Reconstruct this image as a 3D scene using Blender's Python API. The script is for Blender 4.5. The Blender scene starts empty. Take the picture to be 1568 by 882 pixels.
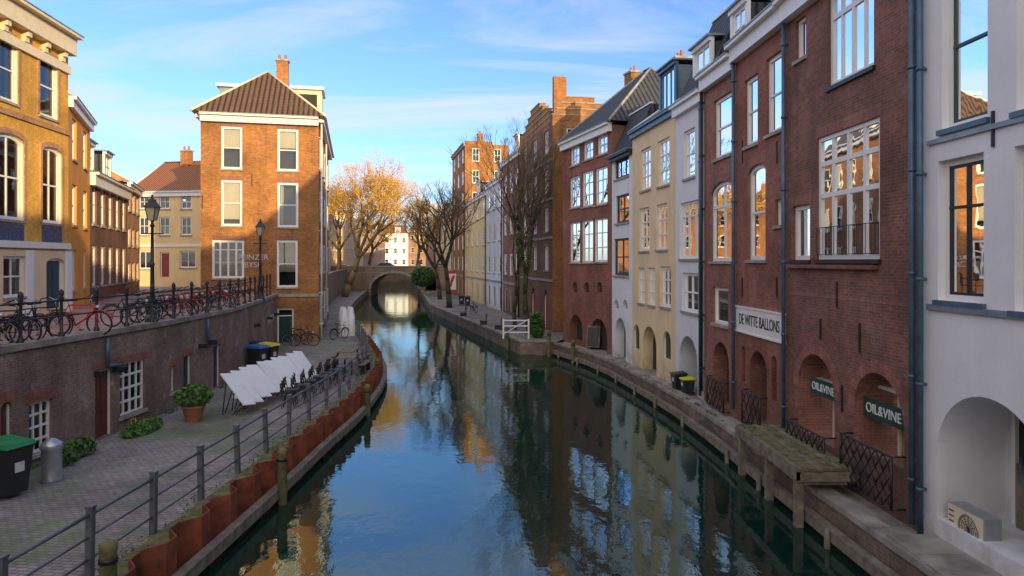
import bpy, math, random
from mathutils import Vector, Matrix
from collections import defaultdict
random.seed(7)
R=random.random
def U(a,b): return a+(b-a)*R()
CX,HY,FP,CZ=784.0,400.0,1045.0,5.65
SC=bpy.context.scene
def P(u,D): return Vector(((u-CX)/FP*D,D))
# ------------------------------------------------------------------ materials
def nm(name):
    m=bpy.data.materials.new(name); m.use_nodes=True
    nt=m.node_tree; b=nt.nodes['Principled BSDF']
    return m,nt,b
def N(nt,t,**k):
    n=nt.nodes.new(t)
    for a,v in k.items(): setattr(n,a,v)
    return n
def mix(nt,fac,a,b,bl='MIX'):
    n=N(nt,'ShaderNodeMix',data_type='RGBA',blend_type=bl)
    for i,x in ((0,fac),(6,a),(7,b)):
        if hasattr(x,'links'): nt.links.new(x,n.inputs[i])
        elif i==0: n.inputs[0].default_value=x
        else: n.inputs[i].default_value=(*x[:3],1)
    return n.outputs[2]
def noise(nt,scale,detail=4,vec=None,rough=.6,sx=None):
    if vec is None:
        g=N(nt,'ShaderNodeNewGeometry'); vec=g.outputs['Position']
    if sx:
        mp=N(nt,'ShaderNodeMapping'); mp.inputs['Scale'].default_value=sx
        nt.links.new(vec,mp.inputs[0]); vec=mp.outputs[0]
    n=N(nt,'ShaderNodeTexNoise'); n.inputs['Scale'].default_value=scale
    n.inputs['Detail'].default_value=detail; n.inputs['Roughness'].default_value=rough
    nt.links.new(vec,n.inputs['Vector']); return n.outputs['Fac']
def ramp(nt,x,p0,p1,c0=(0,0,0),c1=(1,1,1)):
    n=N(nt,'ShaderNodeValToRGB'); e=n.color_ramp.elements
    e[0].position=p0;e[1].position=p1;e[0].color=(*c0,1);e[1].color=(*c1,1)
    nt.links.new(x,n.inputs[0]); return n.outputs[0]
def bump(nt,b,h,s,d):
    n=N(nt,'ShaderNodeBump'); n.inputs['Strength'].default_value=s; n.inputs['Distance'].default_value=d
    nt.links.new(h,n.inputs['Height']); nt.links.new(n.outputs[0],b.inputs['Normal']); return n
def zfac(nt,lo,hi):
    g=N(nt,'ShaderNodeNewGeometry'); s=N(nt,'ShaderNodeSeparateXYZ'); nt.links.new(g.outputs['Position'],s.inputs[0])
    m=N(nt,'ShaderNodeMapRange'); m.inputs[1].default_value=lo; m.inputs[2].default_value=hi
    m.inputs[3].default_value=1;m.inputs[4].default_value=0
    nt.links.new(s.outputs[2],m.inputs[0]); return m.outputs[0]
def mulf(nt,a,b,op='MULTIPLY'):
    n=N(nt,'ShaderNodeMath',operation=op)
    for i,x in ((0,a),(1,b)):
        if hasattr(x,'links'): nt.links.new(x,n.inputs[i])
        else: n.inputs[i].default_value=x
    return n.outputs[0]
def brick(name,c1,c2,mortar,bw=.22,rh=.066,ms=.009,white=.25,algae=True,rough=.85,bs=.35,gain=1.6,mg=1.25):
    m,nt,b=nm(name)
    c1,c2=[tuple(min(.85,x*gain) for x in c) for c in (c1,c2)]; mortar=tuple(x*mg for x in mortar)
    tc=N(nt,'ShaderNodeTexCoord')
    br=N(nt,'ShaderNodeTexBrick'); br.inputs['Scale'].default_value=1
    br.inputs['Brick Width'].default_value=bw; br.inputs['Row Height'].default_value=rh
    br.inputs['Mortar Size'].default_value=ms; br.inputs['Mortar Smooth'].default_value=.2
    br.inputs['Color1'].default_value=(*c1,1);br.inputs['Color2'].default_value=(*c2,1);br.inputs['Mortar'].default_value=(*mortar,1)
    nt.links.new(tc.outputs['UV'],br.inputs['Vector'])
    big=ramp(nt,noise(nt,.55,4),.3,.7,(.62,.58,.56),(1.25,1.2,1.15))
    c=mix(nt,1,br.outputs['Color'],big,'MULTIPLY')
    fine=ramp(nt,noise(nt,9,2),.3,.75,(.74,.72,.70),(1.2,1.2,1.2))
    c=mix(nt,.75,c,fine,'MULTIPLY')
    if white>0:
        w=ramp(nt,noise(nt,1.3,6,rough=.75),.56,.72)
        c=mix(nt,mulf(nt,w,white),c,(.62,.56,.52))
    st=ramp(nt,noise(nt,1,4,sx=(2.2,2.2,.22)),.48,.75)
    c=mix(nt,mulf(nt,st,.35),c,(.06,.04,.035))
    if algae:
        a=mulf(nt,zfac(nt,.2,2.2),ramp(nt,noise(nt,1.6,5),.33,.62))
        c=mix(nt,mulf(nt,a,.7),c,(.08,.08,.05))
    nt.links.new(c,b.inputs['Base Color']); b.inputs['Roughness'].default_value=rough
    h=mix(nt,.5,ramp(nt,br.outputs['Fac'],0,1,(1,1,1),(0,0,0)),noise(nt,25,2))
    bump(nt,b,h,bs,.02)
    return m
def plaster(name,c,var=.18,algae=True,rough=.75,streak=.3):
    m,nt,b=nm(name)
    v=ramp(nt,noise(nt,.9,6),.3,.7,tuple(1-var*1.6 for _ in range(3)),(1.06,1.05,1.03))
    cc=mix(nt,1,c,v,'MULTIPLY')
    st=ramp(nt,noise(nt,1,5,sx=(3,3,.2)),.48,.8)
    cc=mix(nt,mulf(nt,st,streak),cc,tuple(x*.35 for x in c))
    if algae:
        a=mulf(nt,zfac(nt,.3,1.8),ramp(nt,noise(nt,2,6),.35,.6))
        cc=mix(nt,mulf(nt,a,.6),cc,(.14,.14,.09))
    nt.links.new(cc,b.inputs['Base Color']); b.inputs['Roughness'].default_value=rough
    bump(nt,b,noise(nt,14,4),.22,.025)
    return m
def simple(name,c,rough=.6,metal=0,var=.25,sc=3,bs=.1,spec=None):
    m,nt,b=nm(name)
    v=ramp(nt,noise(nt,sc,4),.3,.7,(1-var,)*3,(1+var*.6,)*3)
    nt.links.new(mix(nt,1,c,v,'MULTIPLY'),b.inputs['Base Color'])
    b.inputs['Roughness'].default_value=rough;b.inputs['Metallic'].default_value=metal
    if bs: bump(nt,b,noise(nt,sc*6,3),bs,.01)
    return m
def tiles(name,c1,c2,period=.24):
    m,nt,b=nm(name)
    tc=N(nt,'ShaderNodeTexCoord')
    w=N(nt,'ShaderNodeTexWave',wave_type='BANDS',bands_direction='X'); w.inputs['Scale'].default_value=.314/period
    w.inputs['Distortion'].default_value=0
    nt.links.new(tc.outputs['UV'],w.inputs[0])
    w2=N(nt,'ShaderNodeTexWave',wave_type='BANDS',bands_direction='Y',wave_profile='SAW'); w2.inputs['Scale'].default_value=.314/.34
    nt.links.new(tc.outputs['UV'],w2.inputs[0])
    c=mix(nt,noise(nt,2.5,5),c1,c2)
    c=mix(nt,1,c,ramp(nt,w.outputs['Fac'],.05,.6,(.2,.18,.18),(1.1,1.1,1.1)),'MULTIPLY')
    c=mix(nt,.5,c,ramp(nt,w2.outputs['Fac'],0,.2,(.5,.5,.5),(1,1,1)),'MULTIPLY')
    ms=ramp(nt,noise(nt,1.1,5),.55,.7); c=mix(nt,mulf(nt,ms,.35),c,(.10,.10,.05))
    nt.links.new(c,b.inputs['Base Color']); b.inputs['Roughness'].default_value=.75
    bump(nt,b,mix(nt,.35,w.outputs['Color'],w2.outputs['Color']),.8,.05)
    return m
def glassmat(name,tint=(.8,.83,.83),ior=1.8):
    m=bpy.data.materials.new(name); m.use_nodes=True; nt=m.node_tree; nt.nodes.clear()
    o=N(nt,'ShaderNodeOutputMaterial'); mx=N(nt,'ShaderNodeMixShader')
    fr=N(nt,'ShaderNodeFresnel'); fr.inputs['IOR'].default_value=ior
    tr=N(nt,'ShaderNodeBsdfTransparent'); tr.inputs[0].default_value=(*tint,1)
    gl=N(nt,'ShaderNodeBsdfGlossy'); gl.inputs['Roughness'].default_value=.015; gl.inputs[0].default_value=(.95,.97,1,1)
    bp=N(nt,'ShaderNodeBump'); bp.inputs['Strength'].default_value=.07; bp.inputs['Distance'].default_value=.02
    nt.links.new(noise(nt,1.8,2),bp.inputs['Height']); nt.links.new(bp.outputs[0],gl.inputs['Normal'])
    nt.links.new(fr.outputs[0],mx.inputs[0]);nt.links.new(tr.outputs[0],mx.inputs[1]);nt.links.new(gl.outputs[0],mx.inputs[2])
    nt.links.new(mx.outputs[0],o.inputs[0]); return m
M={}
M['b_dark']=brick('brick_dark_red',(.20,.072,.048),(.12,.048,.036),(.17,.13,.11),white=.15,gain=1.5)
M['b_red']=brick('brick_red',(.27,.082,.048),(.17,.055,.038),(.19,.14,.12),white=.15,gain=1.45)
M['b_pink']=brick('brick_pinkish',(.29,.105,.075),(.19,.066,.05),(.22,.17,.14),gain=1.45)
M['b_org']=brick('brick_orange_brown',(.34,.145,.035),(.22,.085,.026),(.22,.14,.07),white=.05,gain=1.55)
M['b_yel']=brick('brick_yellow',(.54,.29,.045),(.46,.23,.033),(.45,.28,.08),white=.0,gain=1.7)
M['b_tan']=brick('brick_tan',(.40,.22,.11),(.30,.15,.08),(.36,.27,.2),white=.15,gain=1.4)
M['b_brn']=brick('brick_brown',(.17,.072,.04),(.11,.048,.03),(.15,.11,.085),white=.1,gain=1.45)
M['b_quay']=brick('brick_quay',(.20,.13,.10),(.13,.085,.072),(.22,.19,.165),white=.7,gain=1.5)
M['b_bridge']=brick('brick_bridge',(.26,.18,.12),(.18,.12,.085),(.24,.2,.15),white=.3,gain=1.4)
M['p_white']=plaster('plaster_white',(.80,.80,.82),.05,streak=.09)
M['p_grey']=plaster('plaster_pale_grey',(.74,.74,.78),.06,streak=.15)
M['p_cream']=plaster('plaster_cream',(.82,.63,.39),.07,streak=.14)
M['p_yell']=plaster('plaster_yellow',(.82,.60,.29),.07,streak=.14)
M['p_cool']=plaster('plaster_white_b',(.78,.78,.81),.07,streak=.18)
M['p_orng']=plaster('plaster_orange',(.76,.33,.05),.1)
M['stone']=simple('stone_grey',(.36,.33,.29),.85,var=.35,bs=.3)
M['coping']=simple('stone_coping',(.30,.27,.23),.85,var=.5,sc=1.5,bs=.35)
M['wh']=simple('paint_white',(.81,.80,.77),.45,var=.06,bs=0)
M['crm']=simple('paint_cream',(.78,.66,.45),.5,var=.1,bs=0)
M['blk']=simple('iron_black',(.020,.022,.026),.45,var=.3,bs=0)
M['dkgreen']=simple('paint_dark_green',(.012,.06,.045),.4,var=.3,bs=0)
M['dkblue']=simple('paint_dark_blue',(.02,.06,.10),.4,var=.3,bs=0)
M['brdoor']=simple('paint_brown_door',(.13,.04,.028),.5,var=.3,bs=0)
M['reddoor']=simple('paint_red_door',(.30,.03,.025),.5,var=.3,bs=0)
M['pipe']=simple('zinc_pipe_blue',(.08,.15,.22),.4,.2,var=.3,bs=0)
M['zinc']=simple('zinc_sheet',(.24,.31,.36),.45,.3,var=.3,bs=0)
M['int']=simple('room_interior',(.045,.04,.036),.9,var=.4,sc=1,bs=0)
M['cur']=simple('curtain_cloth',(.62,.58,.5),.9,var=.15,sc=6,bs=.2)
M['blind']=simple('roller_blind',(.64,.56,.45),.9,var=.08,sc=1,bs=0)
M['glass']=glassmat('window_glass')
M['t_br']=tiles('roof_tiles_brown',(.19,.10,.048),(.09,.048,.028),.3)
M['t_or']=tiles('roof_tiles_orange',(.44,.16,.055),(.28,.10,.042))
M['t_dk']=tiles('roof_tiles_slate',(.075,.08,.09),(.04,.045,.052),.3)
M['wood']=simple('timber_weathered',(.21,.175,.13),.85,var=.5,sc=4,bs=.4)
M['woodg']=simple('timber_mossy',(.17,.155,.065),.9,var=.55,sc=4,bs=.4)
M['rail']=simple('railing_grey_paint',(.14,.15,.175),.5,.2,var=.25,bs=0)
M['rust']=simple('rusted_steel',(.24,.065,.03),.85,.1,var=.6,sc=2.5,bs=.4)
M['bark']=simple('bark_grey',(.19,.12,.05),.95,var=.4,bs=.4)
M['barkd']=simple('bark_dark',(.075,.058,.036),.95,var=.4,bs=.4)
M['twigY']=simple('twig_golden',(.68,.38,.07),.9,var=.3,bs=0)
M['twigD']=simple('twig_dark',(.15,.10,.045),.9,var=.3,bs=0)
M['leafY']=simple('leaf_golden',(.72,.40,.055),.8,var=.5,sc=1.2,bs=0)
M['leafG']=simple('leaf_green',(.08,.18,.028),.7,var=.6,sc=8,bs=0)
M['leafD']=simple('leaf_dark_green',(.045,.10,.024),.7,var=.6,sc=8,bs=0)
M['terra']=simple('terracotta',(.38,.15,.075),.8)
M['plk']=simple('plastic_black',(.025,.028,.032),.4,bs=0)
M['plbl']=simple('plastic_blue',(.02,.15,.45),.4,bs=0)
M['plyl']=simple('plastic_yellow',(.7,.6,.03),.4,bs=0)
M['plgr']=simple('plastic_green',(.025,.26,.10),.4,bs=0)
M['steel']=simple('brushed_steel',(.45,.47,.5),.35,.6,bs=0)
M['red']=simple('paint_red',(.65,.02,.02),.35,bs=0)
M['bluep']=simple('paint_blue',(.03,.12,.35),.35,bs=0)
M['rub']=simple('rubber',(.02,.02,.02),.8,bs=0)
M['lampg']=simple('lantern_glass',(.50,.45,.30),.2,bs=0)
M['lint']=brick('brick_lintel',(.26,.10,.07),(.2,.07,.05),(.22,.18,.15),bw=.066,rh=.4,ms=.008,white=.1,algae=False,gain=1.4)
M['graf1']=simple('graffiti_yellow',(.7,.6,.05),.6,bs=0)
M['graf2']=simple('graffiti_white',(.6,.6,.62),.6,bs=0)
M['tileblue']=simple('tile_panel_blue',(.07,.10,.20),.3,var=.9,sc=14,bs=0)
def paving(name,c1,c2,mor,moss,bw=.21,rh=.1,mossc=(.12,.18,.06)):
    m,nt,b=nm(name)
    tc=N(nt,'ShaderNodeTexCoord'); mp=N(nt,'ShaderNodeMapping'); mp.inputs['Rotation'].default_value=(0,0,.12)
    nt.links.new(tc.outputs['UV'],mp.inputs[0])
    br=N(nt,'ShaderNodeTexBrick'); br.inputs['Scale'].default_value=1
    br.inputs['Brick Width'].default_value=bw; br.inputs['Row Height'].default_value=rh; br.inputs['Mortar Size'].default_value=.011
    for k,c in (('Color1',c1),('Color2',c2),('Mortar',mor)): br.inputs[k].default_value=(*c,1)
    nt.links.new(mp.outputs[0],br.inputs[0])
    c=mix(nt,1,br.outputs['Color'],ramp(nt,noise(nt,.5,6),.3,.7,(.55,.55,.55),(1.3,1.3,1.3)),'MULTIPLY')
    c=mix(nt,.7,c,ramp(nt,noise(nt,6,4),.3,.7,(.65,.65,.65),(1.3,1.3,1.3)),'MULTIPLY')
    f=mulf(nt,ramp(nt,noise(nt,.33,5),.48,.62),ramp(nt,noise(nt,5,4),.3,.55))
    c=mix(nt,mulf(nt,f,moss),c,mossc)
    nt.links.new(c,b.inputs['Base Color'])
    nt.links.new(ramp(nt,noise(nt,.8,4),.3,.7,(.5,)*3,(.9,)*3),b.inputs['Roughness'])
    bump(nt,b,mix(nt,.4,ramp(nt,br.outputs['Fac'],0,1,(1,1,1),(0,0,0)),noise(nt,12,4)),.5,.025)
    return m
M['wharf']=paving('paving_wharf',(.36,.30,.29),(.26,.22,.225),(.12,.11,.09),.75)
M['street']=paving('paving_street_clinker',(.52,.29,.25),(.40,.23,.21),(.22,.17,.15),.1)
def watermat():
    m=bpy.data.materials.new('canal_water'); m.use_nodes=True; nt=m.node_tree; nt.nodes.clear()
    o=N(nt,'ShaderNodeOutputMaterial'); mx=N(nt,'ShaderNodeMixShader')
    fr=N(nt,'ShaderNodeFresnel'); fr.inputs['IOR'].default_value=2.5
    d=N(nt,'ShaderNodeBsdfDiffuse'); d.inputs[0].default_value=(.004,.026,.018,1)
    gl=N(nt,'ShaderNodeBsdfGlossy'); gl.inputs['Roughness'].default_value=.015; gl.inputs[0].default_value=(.74,.88,.86,1)
    h1=noise(nt,.8,3,sx=(1.0,.7,1)); h2=noise(nt,5,3,sx=(1,.6,1))
    h=mix(nt,.2,h1,h2)
    bp=N(nt,'ShaderNodeBump'); bp.inputs['Strength'].default_value=.13; bp.inputs['Distance'].default_value=.10
    nt.links.new(h,bp.inputs['Height'])
    for n in (gl,fr): nt.links.new(bp.outputs[0],n.inputs['Normal'])
    nt.links.new(fr.outputs[0],mx.inputs[0]);nt.links.new(d.outputs[0],mx.inputs[1]);nt.links.new(gl.outputs[0],mx.inputs[2])
    nt.links.new(mx.outputs[0],o.inputs[0]); return m
M['water']=watermat()
# ------------------------------------------------------------------ mesh builder
def V3(p): return p if isinstance(p,Vector) else Vector(p)
class MB:
    def __init__(s): s.v=[];s.f=[];s.m=[];s.mats=[];s.sm=[]
    def mi(s,mat):
        mat=M[mat] if isinstance(mat,str) else mat
        if mat not in s.mats: s.mats.append(mat)
        return s.mats.index(mat)
    def poly(s,pts,mat,sm=False):
        i=len(s.v); s.v+= [tuple(p) for p in pts]; s.f.append(tuple(range(i,i+len(pts)))); s.m.append(s.mi(mat)); s.sm.append(sm)
    def hexa(s,p,mat):
        i=len(s.v); s.v+=[tuple(q) for q in p]; k=s.mi(mat)
        for f in ((3,2,1,0),(4,5,6,7),(0,1,5,4),(1,2,6,5),(2,3,7,6),(3,0,4,7)):
            s.f.append(tuple(i+j for j in f)); s.m.append(k); s.sm.append(False)
    def box(s,x0,x1,y0,y1,z0,z1,mat):
        s.hexa([(x0,y0,z0),(x1,y0,z0),(x1,y1,z0),(x0,y1,z0),(x0,y0,z1),(x1,y0,z1),(x1,y1,z1),(x0,y1,z1)],mat)
    def obox(s,c,ax,ay,az,mat):
        c,ax,ay,az=map(V3,(c,ax,ay,az))
        s.hexa([c-ax-ay-az,c+ax-ay-az,c+ax+ay-az,c-ax+ay-az,c-ax-ay+az,c+ax-ay+az,c+ax+ay+az,c-ax+ay+az],mat)
    def tube(s,p0,p1,r0,r1,mat,n=6):
        p0,p1=V3(p0),V3(p1); d=p1-p0
        if d.length<1e-6: return
        d.normalize(); a=d.orthogonal().normalized(); b=d.cross(a); i=len(s.v); k=s.mi(mat)
        for p,r in ((p0,r0),(p1,r1)):
            for j in range(n):
                t=2*math.pi*j/n; s.v.append(tuple(p+(a*math.cos(t)+b*math.sin(t))*r))
        for j in range(n):
            s.f.append((i+j,i+(j+1)%n,i+n+(j+1)%n,i+n+j)); s.m.append(k); s.sm.append(True)
        if n>3:
            s.f.append(tuple(i+n+j for j in range(n))); s.m.append(k); s.sm.append(False)
            s.f.append(tuple(i+n-1-j for j in range(n))); s.m.append(k); s.sm.append(False)
    def torus(s,c,ax,Rr,r,mat,n=20,m=5,arc=1.0):
        c=V3(c);ax=V3(ax).normalized(); a=ax.orthogonal().normalized(); b=ax.cross(a); i=len(s.v);k=s.mi(mat)
        for j in range(n):
            t=2*math.pi*j/n; e=a*math.cos(t)+b*math.sin(t)
            for q in range(m):
                w=2*math.pi*q/m; s.v.append(tuple(c+e*(Rr+r*math.cos(w))+ax*r*math.sin(w)))
        for j in range(n):
            for q in range(m):
                s.f.append((i+j*m+q,i+((j+1)%n)*m+q,i+((j+1)%n)*m+(q+1)%m,i+j*m+(q+1)%m)); s.m.append(k); s.sm.append(True)
    def lathe(s,base,prof,mat,n=12,cap=True):
        bx,by,bz=base; i=len(s.v);k=s.mi(mat)
        for r,z in prof:
            for j in range(n):
                t=2*math.pi*(j+.5)/n; s.v.append((bx+r*math.cos(t),by+r*math.sin(t),bz+z))
        for a in range(len(prof)-1):
            for j in range(n):
                s.f.append((i+a*n+j,i+a*n+(j+1)%n,i+(a+1)*n+(j+1)%n,i+(a+1)*n+j)); s.m.append(k); s.sm.append(n>6)
        if cap:
            l=i+(len(prof)-1)*n
            s.f.append(tuple(l+j for j in range(n))); s.m.append(k); s.sm.append(False)
    def build(s,name,parent=None,loc=None):
        me=bpy.data.meshes.new(name); me.from_pydata(s.v,[],s.f)
        for m in s.mats: me.materials.append(m)
        me.polygons.foreach_set('material_index',s.m); me.polygons.foreach_set('use_smooth',s.sm)
        uv=me.uv_layers.new(name='UVMap'); data=[0.0]*(2*len(me.loops))
        for p in me.polygons:
            n=p.normal
            if abs(n.z)>.95: h=Vector((1,0,0)); vv=Vector((0,1,0))
            else:
                h=Vector((-n.y,n.x,0)).normalized(); vv=n.cross(h); 
                if vv.z<0: vv=-vv
            for li in p.loop_indices:
                co=me.vertices[me.loops[li].vertex_index].co
                data[2*li]=co.dot(h); data[2*li+1]=co.dot(vv)
        uv.data.foreach_set('uv',data); me.update()
        o=bpy.data.objects.new(name,me); SC.collection.objects.link(o)
        if parent is not None:
            o.parent=parent; o.location=-Vector(parent.location)
        elif loc is not None: o.location=loc
        return o
def empty(name,loc=(0,0,0)):
    e=bpy.data.objects.new(name,None); e.location=loc; e.empty_display_size=.5; SC.collection.objects.link(e); return e
class Fac:
    def __init__(s,A,B,toward=(0,30)):
        s.A=Vector(A[:2]);s.B=Vector(B[:2]);s.t=(s.B-s.A);s.L=s.t.length;s.t.normalize()
        n=Vector((-s.t.y,s.t.x)); mid=(s.A+s.B)/2
        if n.dot(Vector(toward)-mid)<0:n=-n
        s.n=n
    def pt(s,a,z,o=0):
        q=s.A+s.t*a+s.n*o; return Vector((q.x,q.y,z))
    def a(s,u):
        k=(u-CX)/FP; return (k*s.A.y-s.A.x)/(s.t.x-k*s.t.y)
    def rect(s,u0,u1,v0,v1):
        a0,a1=sorted((s.a(u0),s.a(u1))); D=s.pt(s.a((u0+u1)/2),0).y
        return a0,a1,CZ-(v1-HY)/FP*D,CZ-(v0-HY)/FP*D
    def z(s,u,v): return CZ-(v-HY)/FP*s.pt(s.a(u),0).y
def fbox(mb,F,a0,a1,z0,z1,o0,o1,mat):
    mb.hexa([F.pt(a0,z0,o0),F.pt(a1,z0,o0),F.pt(a1,z0,o1),F.pt(a0,z0,o1),F.pt(a0,z1,o0),F.pt(a1,z1,o0),F.pt(a1,z1,o1),F.pt(a0,z1,o1)],mat)
def arcpts(a0,a1,z1,rise,n=12):
    c=(a0+a1)/2;w=(a1-a0)/2; zs=z1-rise
    return [(c-w*math.cos(math.pi*i/n), zs+rise*math.sin(math.pi*i/n)) for i in range(n+1)]
def wall(mb,F,z0,z1,ops,mat,a0=0,a1=None,rev=None):
    a1=F.L if a1 is None else a1
    xs=sorted(set([a0,a1]+[round(x,4) for o in ops for x in (o['a0'],o['a1']) if a0<x<a1]))
    zs=sorted(set([z0,z1]+[round(x,4) for o in ops for x in (o['z0'],o['z1']) if z0<x<z1]))
    for i in range(len(xs)-1):
        run=None
        for j in range(len(zs)-1):
            cx=(xs[i]+xs[i+1])/2;cz=(zs[j]+zs[j+1])/2
            hole=any(o['a0']<cx<o['a1'] and o['z0']<cz<o['z1'] for o in ops)
            if not hole:
                if run is None: run=zs[j]
                end=zs[j+1]
            if (hole or j==len(zs)-2) and run is not None:
                mb.poly([F.pt(xs[i],run),F.pt(xs[i+1],run),F.pt(xs[i+1],end),F.pt(xs[i],end)],mat); run=None
    for o in ops:
        d=o.get('dep',.16); rm=o.get('rev',rev or mat); A0,A1,Z0,Z1=o['a0'],o['a1'],o['z0'],o['z1']; rise=o.get('arch',0)
        zs_=Z1-rise
        for A_ in (A0,A1): mb.poly([F.pt(A_,Z0),F.pt(A_,zs_),F.pt(A_,zs_,-d),F.pt(A_,Z0,-d)],rm)
        mb.poly([F.pt(A0,Z0),F.pt(A1,Z0),F.pt(A1,Z0,-d),F.pt(A0,Z0,-d)],rm)
        if rise>0:
            ap=arcpts(A0,A1,Z1,rise,20 if A1-A0>1.5 else 12)
            for (x0,y0),(x1,y1) in zip(ap,ap[1:]):
                mb.poly([F.pt(x0,y0),F.pt(x1,y1),F.pt(x1,Z1),F.pt(x0,Z1)],mat)
                mb.poly([F.pt(x0,y0),F.pt(x1,y1),F.pt(x1,y1,-d),F.pt(x0,y0,-d)],rm,True)
        else: mb.poly([F.pt(A0,Z1),F.pt(A1,Z1),F.pt(A1,Z1,-d),F.pt(A0,Z1,-d)],rm)
def fill(parts,F,o):
    fr,gl,it,tr=parts['window_frames'],parts['window_glass'],parts['interiors'],parts['trim']
    k=o.get('k','win'); A0,A1,Z0,Z1=o['a0'],o['a1'],o['z0'],o['z1']; d=o.get('dep',.16); rise=o.get('arch',0)
    fm=o.get('fm','wh'); w=A1-A0;h=Z1-Z0
    if k=='hole': return
    if k=='recess':
        fbox(it,F,A0-.02,A1+.02,Z0-.02,Z1+.02,-d-.1,-d,o.get('back','int')); return
    fw=o.get('fw',min(.11,w*.115)); f0,f1=-d,-d+.075
    if k=='door':
        fbox(fr,F,A0,A0+fw,Z0,Z1,f0,f1,fm);fbox(fr,F,A1-fw,A1,Z0,Z1,f0,f1,fm)
        fbox(fr,F,A0+fw,A1-fw,Z1-fw,Z1,f0,f1,fm)
        zt=Z1-fw
        if h>2.1 and rise==0:
            zt=Z0+h*.8; fbox(fr,F,A0+fw,A1-fw,zt-.03,zt+.03,f0,f1,fm)
            gl.poly([F.pt(A0+fw,zt,f0+.03),F.pt(A1-fw,zt,f0+.03),F.pt(A1-fw,Z1-fw,f0+.03),F.pt(A0+fw,Z1-fw,f0+.03)],'glass')
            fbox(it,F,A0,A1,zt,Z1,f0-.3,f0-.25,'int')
        dm=o.get('dm','dkgreen')
        fbox(fr,F,A0+fw,A1-fw,Z0+.01,zt-.031 if zt<Z1-fw else zt-.001,f0-.01,f0+.035,dm)
        for (q0,q1) in ((.08,.45),(.52,.92)):
            zz0=Z0+(zt-Z0)*q0;zz1=Z0+(zt-Z0)*q1
            ww=(A1-A0-2*fw)
            for c in (0,1):
                x0=A0+fw+ww*(.08+.46*c);x1=x0+ww*.38
                fbox(fr,F,x0,x1,zz0,zz1,f0+.035,f0+.048,dm)
        return
    if rise>0:
        ap=arcpts(A0,A1,Z1,rise); bp=arcpts(A0+fw,A1-fw,Z1-fw,max(rise-fw*.6,.05))
        for i in range(len(ap)-1):
            q=[ap[i],ap[i+1],bp[i+1],bp[i]]
            fr.poly([F.pt(x,y,f1) for x,y in q],fm)
            fr.poly([F.pt(bp[i][0],bp[i][1],f1),F.pt(bp[i+1][0],bp[i+1][1],f1),F.pt(bp[i+1][0],bp[i+1][1],f0),F.pt(bp[i][0],bp[i][1],f0)],fm)
        zs_=Z1-rise
        fbox(fr,F,A0,A0+fw,Z0,zs_,f0,f1,fm);fbox(fr,F,A1-fw,A1,Z0,zs_,f0,f1,fm)
        if rise>.35*w: fbox(fr,F,A0+fw,A1-fw,zs_-.03,zs_+.03,f0,f1-.004,fm)
    else:
        fbox(fr,F,A0,A0+fw,Z0,Z1,f0,f1,fm);fbox(fr,F,A1-fw,A1,Z0,Z1,f0,f1,fm)
        fbox(fr,F,A0+fw,A1-fw,Z1-fw,Z1,f0,f1,fm)
    fbox(fr,F,A0+fw,A1-fw,Z0,Z0+fw,f0,f1,fm)
    nx,ny=o.get('nx',1),o.get('ny',2); bw=.025 if min(w,h)<1.2 else .032; im=o.get('im',fm)
    if im!=fm:
        i2=.05
        for x0,x1 in ((A0+fw,A0+fw+i2),(A1-fw-i2,A1-fw)): fbox(fr,F,x0,x1,Z0+fw,Z1-fw,f0+.005,f1-.02,im)
        for y0,y1 in ((Z0+fw,Z0+fw+i2),(Z1-fw-i2,Z1-fw)): fbox(fr,F,A0+fw+i2,A1-fw-i2,y0,y1,f0+.005,f1-.02,im)
    big=o.get('mull',[])
    for i in range(1,nx):
        x=A0+w*i/nx; b=.055 if i in big else bw; fbox(fr,F,x-b,x+b,Z0+fw,Z1-fw,f0+.012,f1-.012,im)
    for i in o.get('tr',[j/ny for j in range(1,ny)]):
        y=Z0+h*i; b=.055 if o.get('trb',False) else bw; fbox(fr,F,A0+fw,A1-fw,y-b,y+b,f0+.008,f1-.008,im)
    g=f0+.03
    gl.poly([F.pt(A0+fw*.5,Z0,g),F.pt(A1-fw*.5,Z0,g),F.pt(A1-fw*.5,Z1,g),F.pt(A0+fw*.5,Z1,g)],'glass')
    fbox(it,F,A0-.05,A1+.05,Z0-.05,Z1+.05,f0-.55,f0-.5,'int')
    cu=o.get('cur',random.choice(['side','none','blind','half','side','none']))
    cm='cur'
    if cu=='side':
        for x0,x1 in ((A0,A0+w*U(.16,.28)),(A1-w*U(.16,.28),A1)): 
            n=6
            for i in range(n):
                xa=x0+(x1-x0)*i/n;xb=x0+(x1-x0)*(i+1)/n; oa=-.06 if i%2 else -.12; ob=-.12 if i%2 else -.06
                it.poly([F.pt(xa,Z0,f0+oa),F.pt(xb,Z0,f0+ob),F.pt(xb,Z1,f0+ob),F.pt(xa,Z1,f0+oa)],cm)
    elif cu=='blind':
        q=o.get('bq',U(.35,.75)); it.poly([F.pt(A0,Z1-h*q,f0-.05),F.pt(A1,Z1-h*q,f0-.05),F.pt(A1,Z1,f0-.05),F.pt(A0,Z1,f0-.05)],'blind')
    elif cu=='full':
        it.poly([F.pt(A0,Z0,f0-.05),F.pt(A1,Z0,f0-.05),F.pt(A1,Z1,f0-.05),F.pt(A0,Z1,f0-.05)],'blind')
    elif cu=='half':
        it.poly([F.pt(A0,Z0,f0-.05),F.pt(A1,Z0,f0-.05),F.pt(A1,Z0+h*.45,f0-.05),F.pt(A0,Z0+h*.45,f0-.05)],cm)
    if o.get('sill',True): fbox(tr,F,A0-.06,A1+.06,Z0-.09,Z0-.001,-.1,.07,o.get('sm','stone'))
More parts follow.
